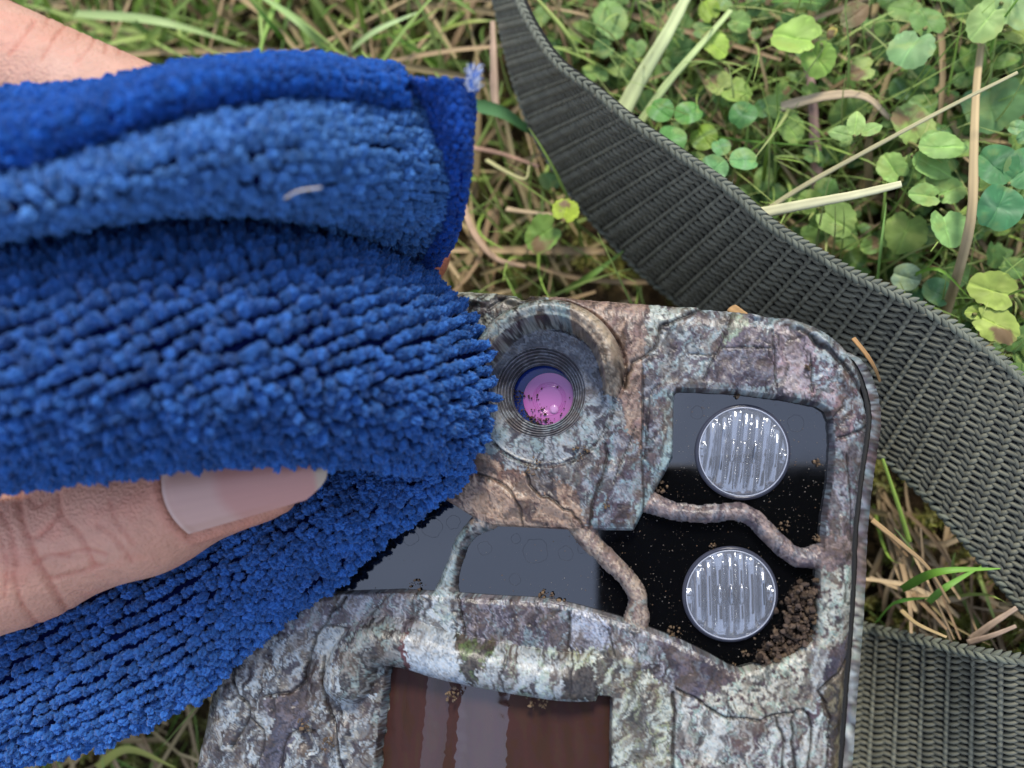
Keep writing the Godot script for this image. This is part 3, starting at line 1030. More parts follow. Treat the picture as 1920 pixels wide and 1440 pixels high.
const STRAP_A := [Vector3(930, -150, 30), Vector3(955, -60, 32), Vector3(972, 0, 34), Vector3(1002, 60, 36), Vector3(1046, 120, 38), Vector3(1120, 175, 39), Vector3(1178, 224, 40), Vector3(1260, 281, 41), Vector3(1370, 358, 41), Vector3(1440, 420, 41), Vector3(1515, 468, 41), Vector3(1600, 518, 40), Vector3(1660, 544, 39), Vector3(1730, 580, 38), Vector3(1792, 617, 37), Vector3(1865, 670, 36), Vector3(1917, 714, 35), Vector3(2000, 790, 33), Vector3(2100, 890, 30)]
const STRAP_B := [Vector3(890, -150, 22), Vector3(908, -60, 22), Vector3(930, 10, 22), Vector3(945, 75, 22), Vector3(964, 150, 21), Vector3(992, 232, 20), Vector3(1030, 302, 18), Vector3(1085, 384, 16), Vector3(1195, 505, 14), Vector3(1275, 572, 12), Vector3(1345, 650, 13), Vector3(1440, 720, 15), Vector3(1500, 770, 17), Vector3(1575, 815, 19), Vector3(1645, 850, 21), Vector3(1738, 935, 22), Vector3(1800, 1005, 22), Vector3(1885, 1105, 20), Vector3(1990, 1230, 18)]
const STRAP_C := [Vector3(1520, 1150, 9), Vector3(1620, 1178, 12), Vector3(1700, 1195, 18), Vector3(1780, 1214, 24), Vector3(1850, 1229, 29), Vector3(1920, 1240, 30), Vector3(2020, 1254, 30), Vector3(2140, 1270, 30)]
const STRAP_D := [Vector3(1500, 1440, 4), Vector3(1600, 1452, 5), Vector3(1685, 1468, 7), Vector3(1770, 1484, 9), Vector3(1845, 1498, 12), Vector3(1922, 1510, 14), Vector3(2030, 1524, 16), Vector3(2150, 1540, 16)]


func build_ground() -> void:
	camera_plan_foot()
	var g := Geo.new()
	var n := 181
	var pts := PackedVector3Array()
	var cols := PackedColorArray()
	for j in n:
		for k in n:
			var x := (float(k) / (n - 1) - 0.5) * 0.5
			var z := (float(j) / (n - 1) - 0.5) * 0.5
			var y := 2.2 * n_low.get_noise_2d(x * 9000.0, z * 9000.0) + 1.8 * n_mid.get_noise_2d(x * 6000.0, z * 6000.0)
			pts.append(Vector3(x, y * MM - 0.001, z))
			var c := lin(58, 46, 34).lerp(lin(84, 72, 48), 0.5 + n_mid.get_noise_2d(x * 9000.0 + 70.0, z * 9000.0))
			c.a = 1.0
			cols.append(c)
	g.grid(pts, cols, n, n)
	var soil := mat_vc(0.95, 0.25)
	soil.heightmap_enabled = true
	soil.heightmap_texture = noise_tex(0.05, 256, 41)
	soil.heightmap_scale = 0.12
	soil.uv1_triplanar = true
	soil.uv1_world_triplanar = true
	soil.uv1_scale = Vector3.ONE * 30.0
	var o := part("ground", g.mesh(soil), self)
	o.set_meta("kind", "structure")
	tag(o, "dark crumbly soil under the grass and straw", "ground")
	var far := PlaneMesh.new()
	far.size = Vector2(160, 160)
	var fm := StandardMaterial3D.new()
	fm.albedo_color = Color(0.30, 0.36, 0.20)
	fm.roughness = 1.0
	far.material = fm
	var fo := part("meadow_ground", far, self)
	fo.position = Vector3(0, -0.012, 0)
	fo.set_meta("kind", "structure")
	tag(fo, "green meadow ground that goes on beyond the picture", "ground")


func camera_plan_foot() -> void:
	camera_plan()
	for p in outline:
		var q := at(p.x, p.y, FACE)
		foot.append(Vector2(q.x, q.z))
	foot = Geometry2D.offset_polygon(foot, 0.0015)[0]
	for p in STRAP_C:
		var q := at(p.x, p.y - 4.0, p.z)
		lower_foot.append(Vector2(q.x, q.z))
	for k in range(STRAP_D.size() - 1, -1, -1):
		var q := at(STRAP_D[k].x, STRAP_D[k].y, STRAP_D[k].z)
		lower_foot.append(Vector2(q.x, q.z))
	for p in STRAP_A:
		var q := at(p.x, p.y, p.z)
		band_foot.append(Vector2(q.x, q.z))
	for k in range(STRAP_B.size() - 1, -1, -1):
		var q := at(STRAP_B[k].x, STRAP_B[k].y, STRAP_B[k].z)
		band_foot.append(Vector2(q.x, q.z))


func blade(g: Geo, path: PackedVector3Array, wide: float, col: Color, fold := 0.3, tip := 0.15) -> void:
	var n := path.size()
	var pts := PackedVector3Array()
	var cols := PackedColorArray()
	var roll := rng.randf_range(-0.7, 0.7)
	for k in n:
		var f := float(k) / (n - 1)
		var t := (path[mini(k + 1, n - 1)] - path[maxi(k - 1, 0)]).normalized()
		var side := t.cross(Vector3.UP)
		if side.length() < 0.1:
			side = Vector3(1, 0, 0.3)
		side = side.normalized().rotated(t, roll)
		var up := side.cross(t)
		var w := wide * 0.5 * lerpf(1.0, tip, pow(f, 2.2)) * (0.75 + 0.25 * minf(1.0, f * 6.0))
		var c := col * (0.88 + 0.24 * f)
		c.a = 1.0
		pts.append(path[k] - side * w)
		pts.append(path[k] - up * w * fold)
		pts.append(path[k] + side * w)
		cols.append(c)
		cols.append(c * 1.18)
		cols.append(c)
	g.grid(pts, cols, 3, n)


func bent(a: Vector3, b: Vector3, lift: float, sway: Vector3, n := 8) -> PackedVector3Array:
	var p := PackedVector3Array()
	for k in n:
		var f := float(k) / (n - 1)
		p.append(a.lerp(b, f) + Vector3(0, lift, 0) * 4.0 * f * (1.0 - f) + sway * sin(PI * f))
	return p


func free_path(p: PackedVector3Array) -> bool:
	for q in p:
		if is_taken(q):
			return false
	return true


func spread(w: float, h: float) -> Vector3:
	return Vector3(rng.randf_range(-0.5, 0.5) * w + 0.01, 0.0, rng.randf_range(-0.5, 0.5) * h - 0.005)


const LEAF_RINGS := 7
const LEAF_SEGS := 54


func leaf_geo(g: Geo, base: Vector3, dir: Vector3, normal: Vector3, length: float, kind: int, col: Color, brown := 0.0) -> void:
	var x := dir.normalized()
	var z := x.cross(normal).normalized()
	var y := z.cross(x)
	col = Color(col.r * 1.12, col.g * 1.0, col.b * 0.82)
	var off := rng.randf() * 500.0
	var pts := PackedVector3Array()
	var cols := PackedColorArray()
	var cup := rng.randf_range(-0.22, 0.34)
	var lop := rng.randf_range(-0.35, 0.35)
	var spot := rng.randf_range(-1.2, 1.2)
	var narrow := rng.randf_range(0.78, 1.06)
	var pleat := rng.randf_range(0.02, 0.22)
	var tear := rng.randf_range(0.05, 0.16)
	for j in LEAF_RINGS + 1:
		var q := float(j) / LEAF_RINGS
		for k in LEAF_SEGS:
			var th := TAU * k / LEAF_SEGS
			var back := absf(wrapf(th - PI, -PI, PI))
			var front := absf(wrapf(th, -PI, PI))
			var r := 0.5
			var wide := 1.0
			if kind == 0:
				r *= (1.0 + 0.035 * absf(sin(th * 7.5)) * 2.0 - 0.03) * (1.0 - 0.42 * exp(-back * back / 0.10)) * (1.0 + 0.06 * sin(th * 2.0 + off))
				wide = narrow
				r *= 1.0 + tear * n_low.get_noise_2d(cos(th) * 90.0 + off, sin(th) * 90.0) * 1.6
			elif kind == 1:
				r *= 1.0 - 0.20 * exp(-front * front / 0.09) - 0.12 * exp(-back * back / 0.8)
				wide = 0.9
			else:
				r *= 1.0 - 0.05 * absf(sin(th * 10.0)) + 0.16 * exp(-front * front / 0.12)
				wide = 0.72
			var lx := 0.5 + cos(th) * r * q
			var lz := sin(th) * r * q * wide
			var fan := atan2(lz, lx + 0.02)
			var vein := exp(-pow(sin(fan * (4.0 if kind != 1 else 9.0)) / 0.12, 2.0)) * smoothstep(0.0, 0.15, lx)
			var ly := cup * (lz * lz + 0.6 * (lx - 0.5) * (lx - 0.5)) + 0.16 * lop * lz * lx - 0.022 * vein + 0.045 * n_mid.get_noise_2d(lx * 60.0 + off, lz * 60.0) + 0.03 * n_low.get_noise_2d(lx * 300.0 + off, lz * 300.0)
			ly += pleat * absf(lz) - 0.10 * q * q * smoothstep(0.5, 1.0, lx)
			if kind == 1:
				ly += 0.10 * absf(lz)
			pts.append(base + (x * lx + y * ly + z * lz) * length)
			var c := col * (1.0 + 0.42 * vein + 0.35 * n_mid.get_noise_2d(lx * 70.0 + off, lz * 70.0))
			c = c.lerp(lin(168, 176, 92), 0.30 * smoothstep(0.1, 0.4, n_low.get_noise_2d(lx * 200.0 + off * 3.0, lz * 200.0)))
			if brown > 0.0:
				var e := Vector2(lx - 0.72, lz - 0.2 * spot).length() + 0.35 * n_mid.get_noise_2d(lx * 90.0, lz * 90.0 + off)
				c = c.lerp(lin(126, 104, 72), smoothstep(brown, brown * 0.5, e))
			if kind == 1:
				c = c.lerp(lin(150, 178, 140), 0.35 * exp(-pow((Vector2(lx, lz * 0.8).length() - 0.55) / 0.06, 2.0)))
			c.a = 1.0
			cols.append(c)
	g.grid(pts, cols, LEAF_SEGS, LEAF_RINGS + 1, true)


var leaf_mat: StandardMaterial3D
var blade_mat: StandardMaterial3D
var straw_mat: StandardMaterial3D


func leaf_plant(called: String, label: String, category: String, group: String, root: Vector2, leaves: Array) -> void:
	var r := at(root.x, root.y, 2.0)
	var t := thing(called, label, category, r, group)
	for l in leaves:
		var h: float = l[4]
		var a := deg_to_rad(l[3])
		var mid := at(l[0], l[1], h)
		var length: float = l[2] * 1.84 * (cam_at.y - h * MM) * VIEW
		var dir := Vector3(cos(a), rng.randf_range(-0.10, 0.12), sin(a))
		var nrm := Vector3(rng.randf_range(-0.3, 0.3), 1.0, rng.randf_range(-0.3, 0.3)).normalized()
		var base := mid - dir.normalized() * length * 0.5
		var g := Geo.new()
		leaf_geo(g, base - r, dir, nrm, length, l[5], lin(l[6], l[7], l[8]), l[9] if l.size() > 9 else 0.0)
		part("leaf", g.mesh(leaf_mat), t)
		var s := Geo.new()
		var bend := Vector3(rng.randf_range(-2, 2), 0, rng.randf_range(-2, 2)) * MM
		var p := bent(Vector3.ZERO, base - r, 1.5 * MM, bend, 9)
		var rad := PackedFloat32Array()
		for k in 9:
			rad.append(0.42 * MM * (1.0 - 0.035 * k))
		s.tube(p, rad, lin(128, 140, 78).lerp(lin(140, 110, 80), rng.randf() * 0.6), 6)
		part("stem", s.mesh(blade_mat), t)


func stalk(called: String, label: String, category: String, group: String, pts: Array, wide: float, col: Color, flat := 0.6) -> void:
	var r := at(pts[0].x, pts[0].y, pts[0].z)
	var path := PackedVector3Array()
	var rad := PackedFloat32Array()
	for k in 17:
		var q := spline(pts, k / 16.0)
		path.append(at(q.x, q.y, q.z) - r)
		rad.append(wide * 0.5 * VIEW * 0.133 * (1.0 - 0.45 * k / 16.0) * (1.0 + 0.12 * n_fine.get_noise_1d(k * 9.0 + pts[0].x)))
	var g := Geo.new()
	g.tube(path, rad, col, 10, flat)
	for k in g.c.size():
		var s := k % 10
		g.c[k] = g.c[k] * (0.86 + 0.2 * (s % 3)) * (1.0 + 0.25 * n_fine.get_noise_1d(k * 1.0))
		g.c[k].a = 1.0
	var o := part(called, g.mesh(straw_mat), self)
	o.position = r
	tag(o, label, category, group)


func build_plants() -> void:
	rng.seed = 21
	leaf_mat = mat_vc(0.55, 0.4)
	leaf_mat.backlight_enabled = true
	leaf_mat.backlight = Color(0.35, 0.4, 0.2)
	blade_mat = mat_vc(0.5, 0.4)
	blade_mat.backlight_enabled = true
	blade_mat.backlight = Color(0.3, 0.35, 0.15)
	straw_mat = mat_vc(0.65, 0.35)
	# the mass of fine grass, dead straw and moss
	var g := Geo.new()
	var made := 0
	while made < 2300:
		var a := spread(0.26, 0.22)
		var px := seen_at(a)
		var lush := smoothstep(1150.0, 700.0, px.x) * smoothstep(700.0, 300.0, px.y)
		var ang := rng.randf() * TAU
		var len := rng.randf_range(0.012, 0.045)
		var b := a + Vector3(cos(ang), 0, sin(ang)) * len * rng.randf_range(0.4, 1.0) + Vector3(0, rng.randf_range(0.006, 0.03), 0)
		var p := bent(a, b, rng.randf_range(-0.002, 0.007), Vector3(rng.randf_range(-4, 4), 0, rng.randf_range(-4, 4)) * MM, 9)
		made += 1
		if not free_path(p):
			continue
		var c := lin(138, 170, 74).lerp(lin(84, 132, 48), rng.randf()).lerp(lin(186, 198, 122), rng.randf() * 0.6)
		blade(g, p, rng.randf_range(0.4, 0.9 + 1.5 * lush) * MM, c)
	for k in 700:  # hair-fine blades that rise between the weeds
		var a := at(rng.randf_range(1000, 2000), rng.randf_range(-100, 760), 3.0)
		var ang := rng.randf() * TAU
		var b := a + Vector3(cos(ang), 0, sin(ang)) * rng.randf_range(0.006, 0.028) + Vector3(0, rng.randf_range(0.014, 0.032), 0)
		var p := bent(a, b, rng.randf_range(-0.002, 0.006), Vector3(rng.randf_range(-3, 3), 0, rng.randf_range(-3, 3)) * MM, 9)
		if free_path(p):
			blade(g, p, rng.randf_range(0.3, 0.8) * MM, lin(142, 172, 78).lerp(lin(104, 142, 58), rng.randf()).lerp(lin(188, 176, 128), rng.randf() * 0.5))
	var o := part("grass", g.mesh(blade_mat), self)
	o.set_meta("kind", "stuff")
	tag(o, "fine green grass blades between the straw and leaves", "grass")
	g = Geo.new()
	for k in 1700:
		var a := spread(0.26, 0.22)
		var ang := rng.randf() * TAU
		var len := rng.randf_range(0.01, 0.05)
		a.y = rng.randf_range(0.0, 0.014)
		var b := a + Vector3(cos(ang), 0, sin(ang)) * len
		b.y = rng.randf_range(0.001, 0.02)
		var p := bent(a, b, rng.randf_range(0, 0.004), Vector3(rng.randf_range(-3, 3), 0, rng.randf_range(-3, 3)) * MM, 7)
		if not free_path(p):
			continue
		var c := lin(176, 152, 116).lerp(lin(122, 98, 72), rng.randf()).lerp(lin(170, 160, 110), rng.randf() * 0.5)
		blade(g, p, rng.randf_range(0.5, 1.7) * MM, c, 0.5, 0.5)
	for k in 260:  # the drier patch between the two runs of the strap
		var a := at(rng.randf_range(1640, 1960), rng.randf_range(900, 1260), rng.randf_range(0, 10))
		var ang := rng.randf_range(0.6, 2.0) if rng.randf() < 0.7 else rng.randf() * TAU
		var b := a + Vector3(cos(ang), 0, sin(ang)) * rng.randf_range(0.008, 0.03)
		b.y = rng.randf_range(0.002, 0.022)
		var p := bent(a, b, rng.randf_range(0, 0.003), Vector3(rng.randf_range(-2, 2), 0, rng.randf_range(-2, 2)) * MM, 7)
		if free_path(p):
			blade(g, p, rng.randf_range(0.4, 1.3) * MM, lin(190, 168, 132).lerp(lin(132, 108, 82), rng.randf()), 0.5, 0.5)
	o = part("dead_straw", g.mesh(straw_mat), self)
	o.set_meta("kind", "stuff")
	tag(o, "tangled tan dead grass lying on the soil", "straw")
	# moss: tiny sprigs
	var sprig := Geo.new()
	for k in 13:
		var ang := TAU * k * 0.382
		var lift := k / 13.0
		var q := bent(Vector3(0, lift * 2.6, 0), Vector3(cos(ang) * 1.5, lift * 2.6 + 0.9, sin(ang) * 1.5) * (1.05 - 0.4 * lift), 0.2, Vector3.ZERO, 4)
		blade(sprig, q, 0.42, Color(1, 1, 1))
	var mm := MultiMesh.new()
	mm.transform_format = MultiMesh.TRANSFORM_3D
	mm.use_colors = true
	mm.mesh = sprig.mesh(blade_mat)
	var spots := []
	while spots.size() < 5200:
		var a := spread(0.26, 0.22)
		a.y = rng.randf_range(-0.001, 0.003)
		if is_taken(a):
			continue
		if n_low.get_noise_2d(a.x * 16000.0, a.z * 16000.0) < -0.22 and rng.randf() < 0.7:
			continue
		spots.append(a)
	mm.instance_count = spots.size()
	for k in spots.size():
		var s := rng.randf_range(0.7, 1.7) * MM
		var bs := Basis(Vector3.UP, rng.randf() * TAU) * Basis(Vector3.RIGHT, rng.randf_range(-0.6, 0.6))
		mm.set_instance_transform(k, Transform3D(bs.scaled(Vector3.ONE * s), spots[k]))
		mm.set_instance_color(k, lin(146, 150, 66).lerp(lin(92, 104, 42), rng.randf()).lerp(lin(128, 112, 70), rng.randf() * 0.5))
	var mo := MultiMeshInstance3D.new()
	mo.name = "moss"
	mo.multimesh = mm
	add_child(mo, true)
	mo.set_meta("kind", "stuff")
	tag(mo, "yellow green moss covering the soil between the straw", "moss")
	# low leaves that fill the weed carpet at the right
	g = Geo.new()
	for k in 900:
		var u := rng.randf_range(980, 2080)
		var v := rng.randf_range(-120, 760)
		if v > 120.0 + (u - 980.0) * 0.95:
			continue
		var h := rng.randf_range(5, 22)
		var p := at(u, v, h)
		if is_taken(p):
			continue
		var ang := rng.randf() * TAU
		var c := lin(112, 150, 84).lerp(lin(72, 112, 62), rng.randf())
		leaf_geo(g, p, Vector3(cos(ang), rng.randf_range(-0.3, 0.3), sin(ang)), Vector3(rng.randf_range(-0.5, 0.5), 1, rng.randf_range(-0.5, 0.5)).normalized(), rng.randf_range(1.8, 5.8) * MM, 0 if rng.randf() < 0.6 else (2 if rng.randf() < 0.6 else 1), c, 0.3 if rng.randf() < 0.15 else 0.0)
	o = part("low_weeds", g.mesh(leaf_mat), self)
	o.set_meta("kind", "stuff")
	tag(o, "carpet of small shaded weed leaves beyond the strap", "ground cover")
	# plants one can point at: u, v, half length, turn, height, kind, colour, browning
	var ivy := "round leaved weeds beyond the strap"
	leaf_plant("round_leaf_weed", "bright scalloped leaf folded in two lobes, top of the weeds beside a withered leaf", "weed", ivy, Vector2(1540, 150), [[1495, 72, 50, 200, 30, 0, 142, 182, 92], [1535, 112, 34, 60, 28, 0, 134, 176, 86]])
	leaf_plant("round_leaf_weed", "withered curled leaf on a pale stalk above the folded bright leaf", "weed", ivy, Vector2(1545, 70), [[1602, 28, 34, -35, 30, 2, 120, 128, 92, 0.7], [1560, 60, 14, 120, 26, 2, 165, 160, 80, 0.5]])
	leaf_plant("round_leaf_weed", "blue green oval leaf hanging between thin grass stems near the top edge", "weed", ivy, Vector2(1760, 60), [[1710, 88, 48, 125, 30, 0, 118, 162, 112], [1738, 40, 36, 250, 26, 0, 104, 146, 84], [1700, 20, 34, 200, 20, 0, 110, 148, 82]])
	leaf_plant("round_leaf_weed", "small leaf with a brown edge below the blue green oval leaf", "weed", ivy, Vector2(1660, 150), [[1616, 130, 28, 170, 24, 0, 140, 168, 98, 0.42]])
	leaf_plant("round_leaf_weed", "large dull green leaf behind the tip of the long straw", "weed", ivy, Vector2(1830, 100), [[1858, 200, 52, 85, 22, 0, 96, 138, 92], [1825, 110, 34, 70, 18, 0, 96, 136, 66]])
	leaf_plant("round_leaf_weed", "pale leaf with a mauve stain crossed by the long straw", "weed", ivy, Vector2(1712, 320), [[1712, 234, 46, 250, 24, 0, 134, 166, 96, 0.34]])
	leaf_plant("toothed_sprig", "small upright sprig of four toothed leaves above the long straw", "weed", ivy, Vector2(1606, 290), [[1605, 232, 26, -80, 34, 2, 146, 184, 112], [1632, 242, 22, -20, 32, 2, 138, 178, 110], [1578, 250, 24, 200, 30, 2, 132, 170, 108], [1592, 262, 18, 150, 28, 2, 126, 160, 100]])
	leaf_plant("toothed_sprig", "sprig with two broad pointed leaves under the straw at the right", "weed", ivy, Vector2(1690, 292), [[1765, 275, 44, 5, 33, 2, 136, 180, 108], [1745, 310, 40, 30, 31, 2, 130, 174, 102], [1745, 262, 26, -40, 30, 2, 124, 164, 96]])
	leaf_plant("round_leaf_weed", "notched round leaf between the long straw and the thick straw", "weed", ivy, Vector2(1690, 345), [[1674, 315, 32, 240, 28, 0, 138, 180, 102], [1706, 300, 16, -60, 27, 2, 138, 176, 98]])
	leaf_plant("round_leaf_weed", "bright scalloped round leaf left of the dry upright stalk", "weed", ivy, Vector2(1760, 395), [[1775, 428, 40, 80, 32, 0, 136, 184, 118]])
	leaf_plant("round_leaf_weed", "three overlapping leaves right of the thick straw", "weed", ivy, Vector2(1752, 362), [[1735, 366, 30, 190, 31, 0, 136, 178, 106], [1778, 358, 32, -20, 30, 0, 132, 174, 104], [1756, 340, 28, 265, 28, 0, 128, 168, 98]])
	leaf_plant("round_leaf_weed", "olive leaf in shade left of the bright scalloped leaf", "weed", ivy, Vector2(1730, 385), [[1698, 434, 46, 110, 24, 0, 118, 148, 78]])
	leaf_plant("round_leaf_weed", "round leaf just below the thick straw by the strap edge", "weed", ivy, Vector2(1530, 390), [[1566, 412, 42, 40, 25, 0, 126, 160, 90], [1520, 380, 26, 210, 22, 0, 112, 146, 76]])
	leaf_plant("round_leaf_weed", "upper yellow green scalloped leaf at the right edge above the strap", "weed", ivy, Vector2(1880, 580), [[1862, 545, 42, 200, 31, 0, 150, 176, 90]])
	leaf_plant("round_leaf_weed", "lower yellow green leaf with a brown hole above the strap", "weed", ivy, Vector2(1840, 580), [[1868, 608, 44, 30, 31, 0, 152, 178, 92, 0.28], [1832, 586, 20, 190, 30, 0, 146, 176, 88]])
	leaf_plant("round_leaf_weed", "large pale leaf pair in the top right corner", "weed", ivy, Vector2(1900, 70), [[1850, 38, 44, 130, 32, 0, 142, 178, 112], [1895, 15, 52, -70, 31, 0, 128, 166, 112], [1905, 60, 26, 40, 26, 0, 152, 176, 96]])
	leaf_plant("round_leaf_weed", "blurred heart shaped leaf at the top beside the strap", "weed", ivy, Vector2(1140, 80), [[1145, 32, 44, 250, 20, 0, 116, 156, 92], [1150, 60, 20, 60, 20, 0, 126, 166, 104]])
	leaf_plant("round_leaf_weed", "yellowish small leaf right of the pale green stems", "weed", ivy, Vector2(1345, 60), [[1340, 85, 30, 40, 26, 0, 146, 182, 82], [1385, 40, 24, 20, 24, 0, 122, 162, 92], [1330, 20, 28, 250, 22, 0, 136, 170, 70]])
	leaf_plant("round_leaf_weed", "pair of leaves with a grey withered patch between strap and weeds", "weed", ivy, Vector2(1365, 200), [[1345, 155, 30, 230, 24, 0, 138, 160, 92, 0.3], [1380, 172, 34, 20, 24, 0, 124, 158, 78], [1460, 200, 34, 10, 22, 0, 128, 164, 92], [1480, 240, 34, 60, 22, 0, 122, 158, 86]])
	leaf_plant("round_leaf_weed", "small bright leaf with darker leaf below it, left of the strap above the camera", "weed", "", Vector2(1040, 430), [[1062, 396, 28, -70, 27, 0, 150, 178, 64, 0.25], [1018, 438, 42, 150, 24, 0, 112, 152, 78, 0.3], [1030, 340, 26, 250, 18, 0, 88, 124, 74]])
	var clo := "clover plants in the grass"
	leaf_plant("clover", "dark green clover by the pale stems next to the strap edge", "clover", clo, Vector2(1256, 240), [[1238, 208, 32, 225, 28, 1, 84, 140, 72], [1290, 212, 32, -25, 28, 1, 90, 148, 76], [1258, 262, 34, 95, 28, 1, 98, 154, 88]])
	leaf_plant("clover", "blue green clover with wavy leaflets touching the strap edge", "clover", clo, Vector2(1362, 302), [[1338, 318, 34, 140, 31, 1, 104, 160, 106], [1394, 300, 32, 0, 31, 1, 102, 160, 104], [1352, 276, 22, -110, 30, 1, 96, 150, 96], [1320, 258, 32, 240, 26, 1, 118, 154, 62]])
	leaf_plant("clover", "single dark clover leaflet under the grey withered leaves", "clover", clo, Vector2(1410, 190), [[1394, 214, 32, 130, 26, 1, 74, 128, 72], [1430, 205, 22, -20, 22, 1, 92, 140, 78]])
	leaf_plant("clover", "large dark clover with three striped leaflets at the right edge", "clover", clo, Vector2(1890, 350), [[1866, 312, 46, 225, 35, 1, 74, 130, 86], [1922, 318, 46, -35, 35, 1, 78, 134, 90], [1872, 388, 50, 115, 35, 1, 72, 132, 92]])
	leaf_plant("clover", "shaded blue green clover among grass above the strap at the right", "clover", clo, Vector2(1725, 530), [[1700, 520, 30, 200, 24, 1, 130, 160, 140], [1755, 548, 32, 30, 24, 1, 92, 142, 100], [1705, 555, 28, 130, 22, 1, 84, 134, 90]])
	leaf_plant("clover", "pair of tiny leaflets cut by the right edge of the picture", "clover", clo, Vector2(1925, 250), [[1908, 240, 18, 200, 30, 1, 112, 160, 112], [1918, 258, 14, 150, 30, 1, 108, 158, 110]])
	# straws, stems and broad blades one can point at
	stalk("long_straw", "long thin straw crossing the weeds diagonally to the right", "straw", "", [Vector3(1400, 420, 30), Vector3(1500, 353, 33), Vector3(1640, 275, 37), Vector3(1780, 200, 40), Vector3(1908, 136, 42)], 11.0, lin(186, 178, 134))
	stalk("thick_straw", "thick cut straw pointing right from the strap edge", "straw", "", [Vector3(1405, 404, 36), Vector3(1500, 385, 38), Vector3(1600, 366, 40), Vector3(1690, 345, 41)], 24.0, lin(208, 204, 160), 0.5)
	stalk("dry_stalk", "dry tan stalk standing upright above the strap at the right", "straw", "", [Vector3(1770, 596, 20), Vector3(1800, 500, 30), Vector3(1822, 400, 37), Vector3(1826, 280, 36), Vector3(1832, 150, 30), Vector3(1850, 20, 20)], 22.0, lin(186, 164, 122))
	stalk("pale_grass", "broad pale green grass stem rising from the strap edge", "grass stem", "pale stems by the strap", [Vector3(1165, 215, 24), Vector3(1205, 140, 26), Vector3(1250, 65, 28), Vector3(1300, -30, 28)], 40.0, lin(196, 206, 148), 0.45)
	stalk("pale_grass", "narrower pale stem parallel to the broad one, right of it", "grass stem", "pale stems by the strap", [Vector3(1198, 235, 25), Vector3(1245, 165, 27), Vector3(1300, 100, 28), Vector3(1370, 20, 26)], 20.0, lin(184, 200, 134), 0.5)
	stalk("thin_grass", "slender green stem leaning beside the strap near the top", "grass stem", "", [Vector3(1085, 110, 20), Vector3(1060, 60, 24), Vector3(1000, -10, 25)], 13.0, lin(164, 180, 100))
	stalk("dead_stalk", "mauve brown dead stem under the weeds left of the long straw", "straw", "", [Vector3(1535, 380, 14), Vector3(1528, 270, 17), Vector3(1520, 150, 19), Vector3(1500, 90, 18)], 28.0, lin(158, 130, 120), 0.5)
	stalk("dead_grass", "curled tan dead blade arching over the weeds above the long straw", "straw", "", [Vector3(1465, 200, 22), Vector3(1550, 180, 25), Vector3(1620, 180, 25), Vector3(1668, 222, 22)], 24.0, lin(192, 170, 136), 0.25)
	stalk("thin_grass", "thin bright grass stem crossing the top right corner", "grass stem", "", [Vector3(1856, 100, 26), Vector3(1870, 55, 30), Vector3(1900, 10, 34), Vector3(1930, -30, 34)], 7.0, lin(112, 150, 60))
	stalk("brown_straw", "grey brown straw standing behind the cloth corner", "straw", "straws beside the cloth corner", [Vector3(928, 205, 20), Vector3(926, 120, 22), Vector3(924, 40, 22)], 22.0, lin(186, 160, 136), 0.5)
	stalk("brown_straw", "tan straw slanting between the cloth hem and the camera", "straw", "straws beside the cloth corner", [Vector3(868, 385, 18), Vector3(890, 440, 20), Vector3(930, 485, 20), Vector3(985, 500, 18)], 17.0, lin(190, 160, 132), 0.5)
	stalk("brown_straw", "thin pinkish straw running from the hem towards the strap", "straw", "straws beside the cloth corner", [Vector3(880, 276, 16), Vector3(940, 288, 18), Vector3(1010, 312, 18)], 12.0, lin(188, 150, 126), 0.5)
	stalk("brown_straw", "short straw above the small bright leaf left of the strap", "straw", "straws beside the cloth corner", [Vector3(950, 392, 20), Vector3(990, 398, 22), Vector3(1035, 402, 22)], 12.0, lin(194, 172, 136), 0.5)
	stalk("brown_straw", "pale bent straw between hem and strap, highest of the bent ones", "straw", "straws beside the cloth corner", [Vector3(912, 300, 18), Vector3(955, 325, 21), Vector3(985, 335, 22), Vector3(992, 310, 22)], 9.0, lin(190, 186, 132), 0.5)
	stalk("tan_scrap", "bit of orange tan straw caught behind the top edge of the camera", "straw", "", [Vector3(1372, 578, 44), Vector3(1392, 590, 47), Vector3(1412, 598, 48)], 20.0, lin(178, 142, 98), 0.4)
	stalk("tan_scrap", "orange straw sliver lying at the camera's upper right corner", "straw", "", [Vector3(1600, 634, 40), Vector3(1624, 664, 41), Vector3(1640, 690, 40), Vector3(1650, 715, 36)], 9.0, lin(168, 130, 86), 0.4)
	stalk("brown_straw", "tan straw slanting out from the camera's right side below the strap", "straw", "straws right of the camera", [Vector3(1635, 975, 30), Vector3(1690, 1020, 30), Vector3(1740, 1065, 28), Vector3(1780, 1130, 22)], 10.0, lin(176, 146, 104))
	stalk("brown_straw", "curved straw lying just above the lower strap edge", "straw", "straws right of the camera", [Vector3(1690, 1145, 24), Vector3(1720, 1170, 26), Vector3(1775, 1195, 28)], 9.0, lin(182, 158, 112))
	stalk("brown_straw", "grey straw at the right edge between the two strap runs", "straw", "straws right of the camera", [Vector3(1820, 1200, 22), Vector3(1860, 1170, 24), Vector3(1906, 1140, 24)], 16.0, lin(168, 146, 124))
	stalk("brown_straw", "second grey straw below the first at the right edge", "straw", "straws right of the camera", [Vector3(1815, 1205, 24), Vector3(1860, 1192, 26), Vector3(1905, 1174, 26)], 12.0, lin(164, 142, 122))
	stalk("thin_grass", "green grass stem beside the camera's right side under the strap", "grass stem", "", [Vector3(1705, 1015, 16), Vector3(1685, 950, 20), Vector3(1655, 860, 24)], 11.0, lin(140, 166, 74))
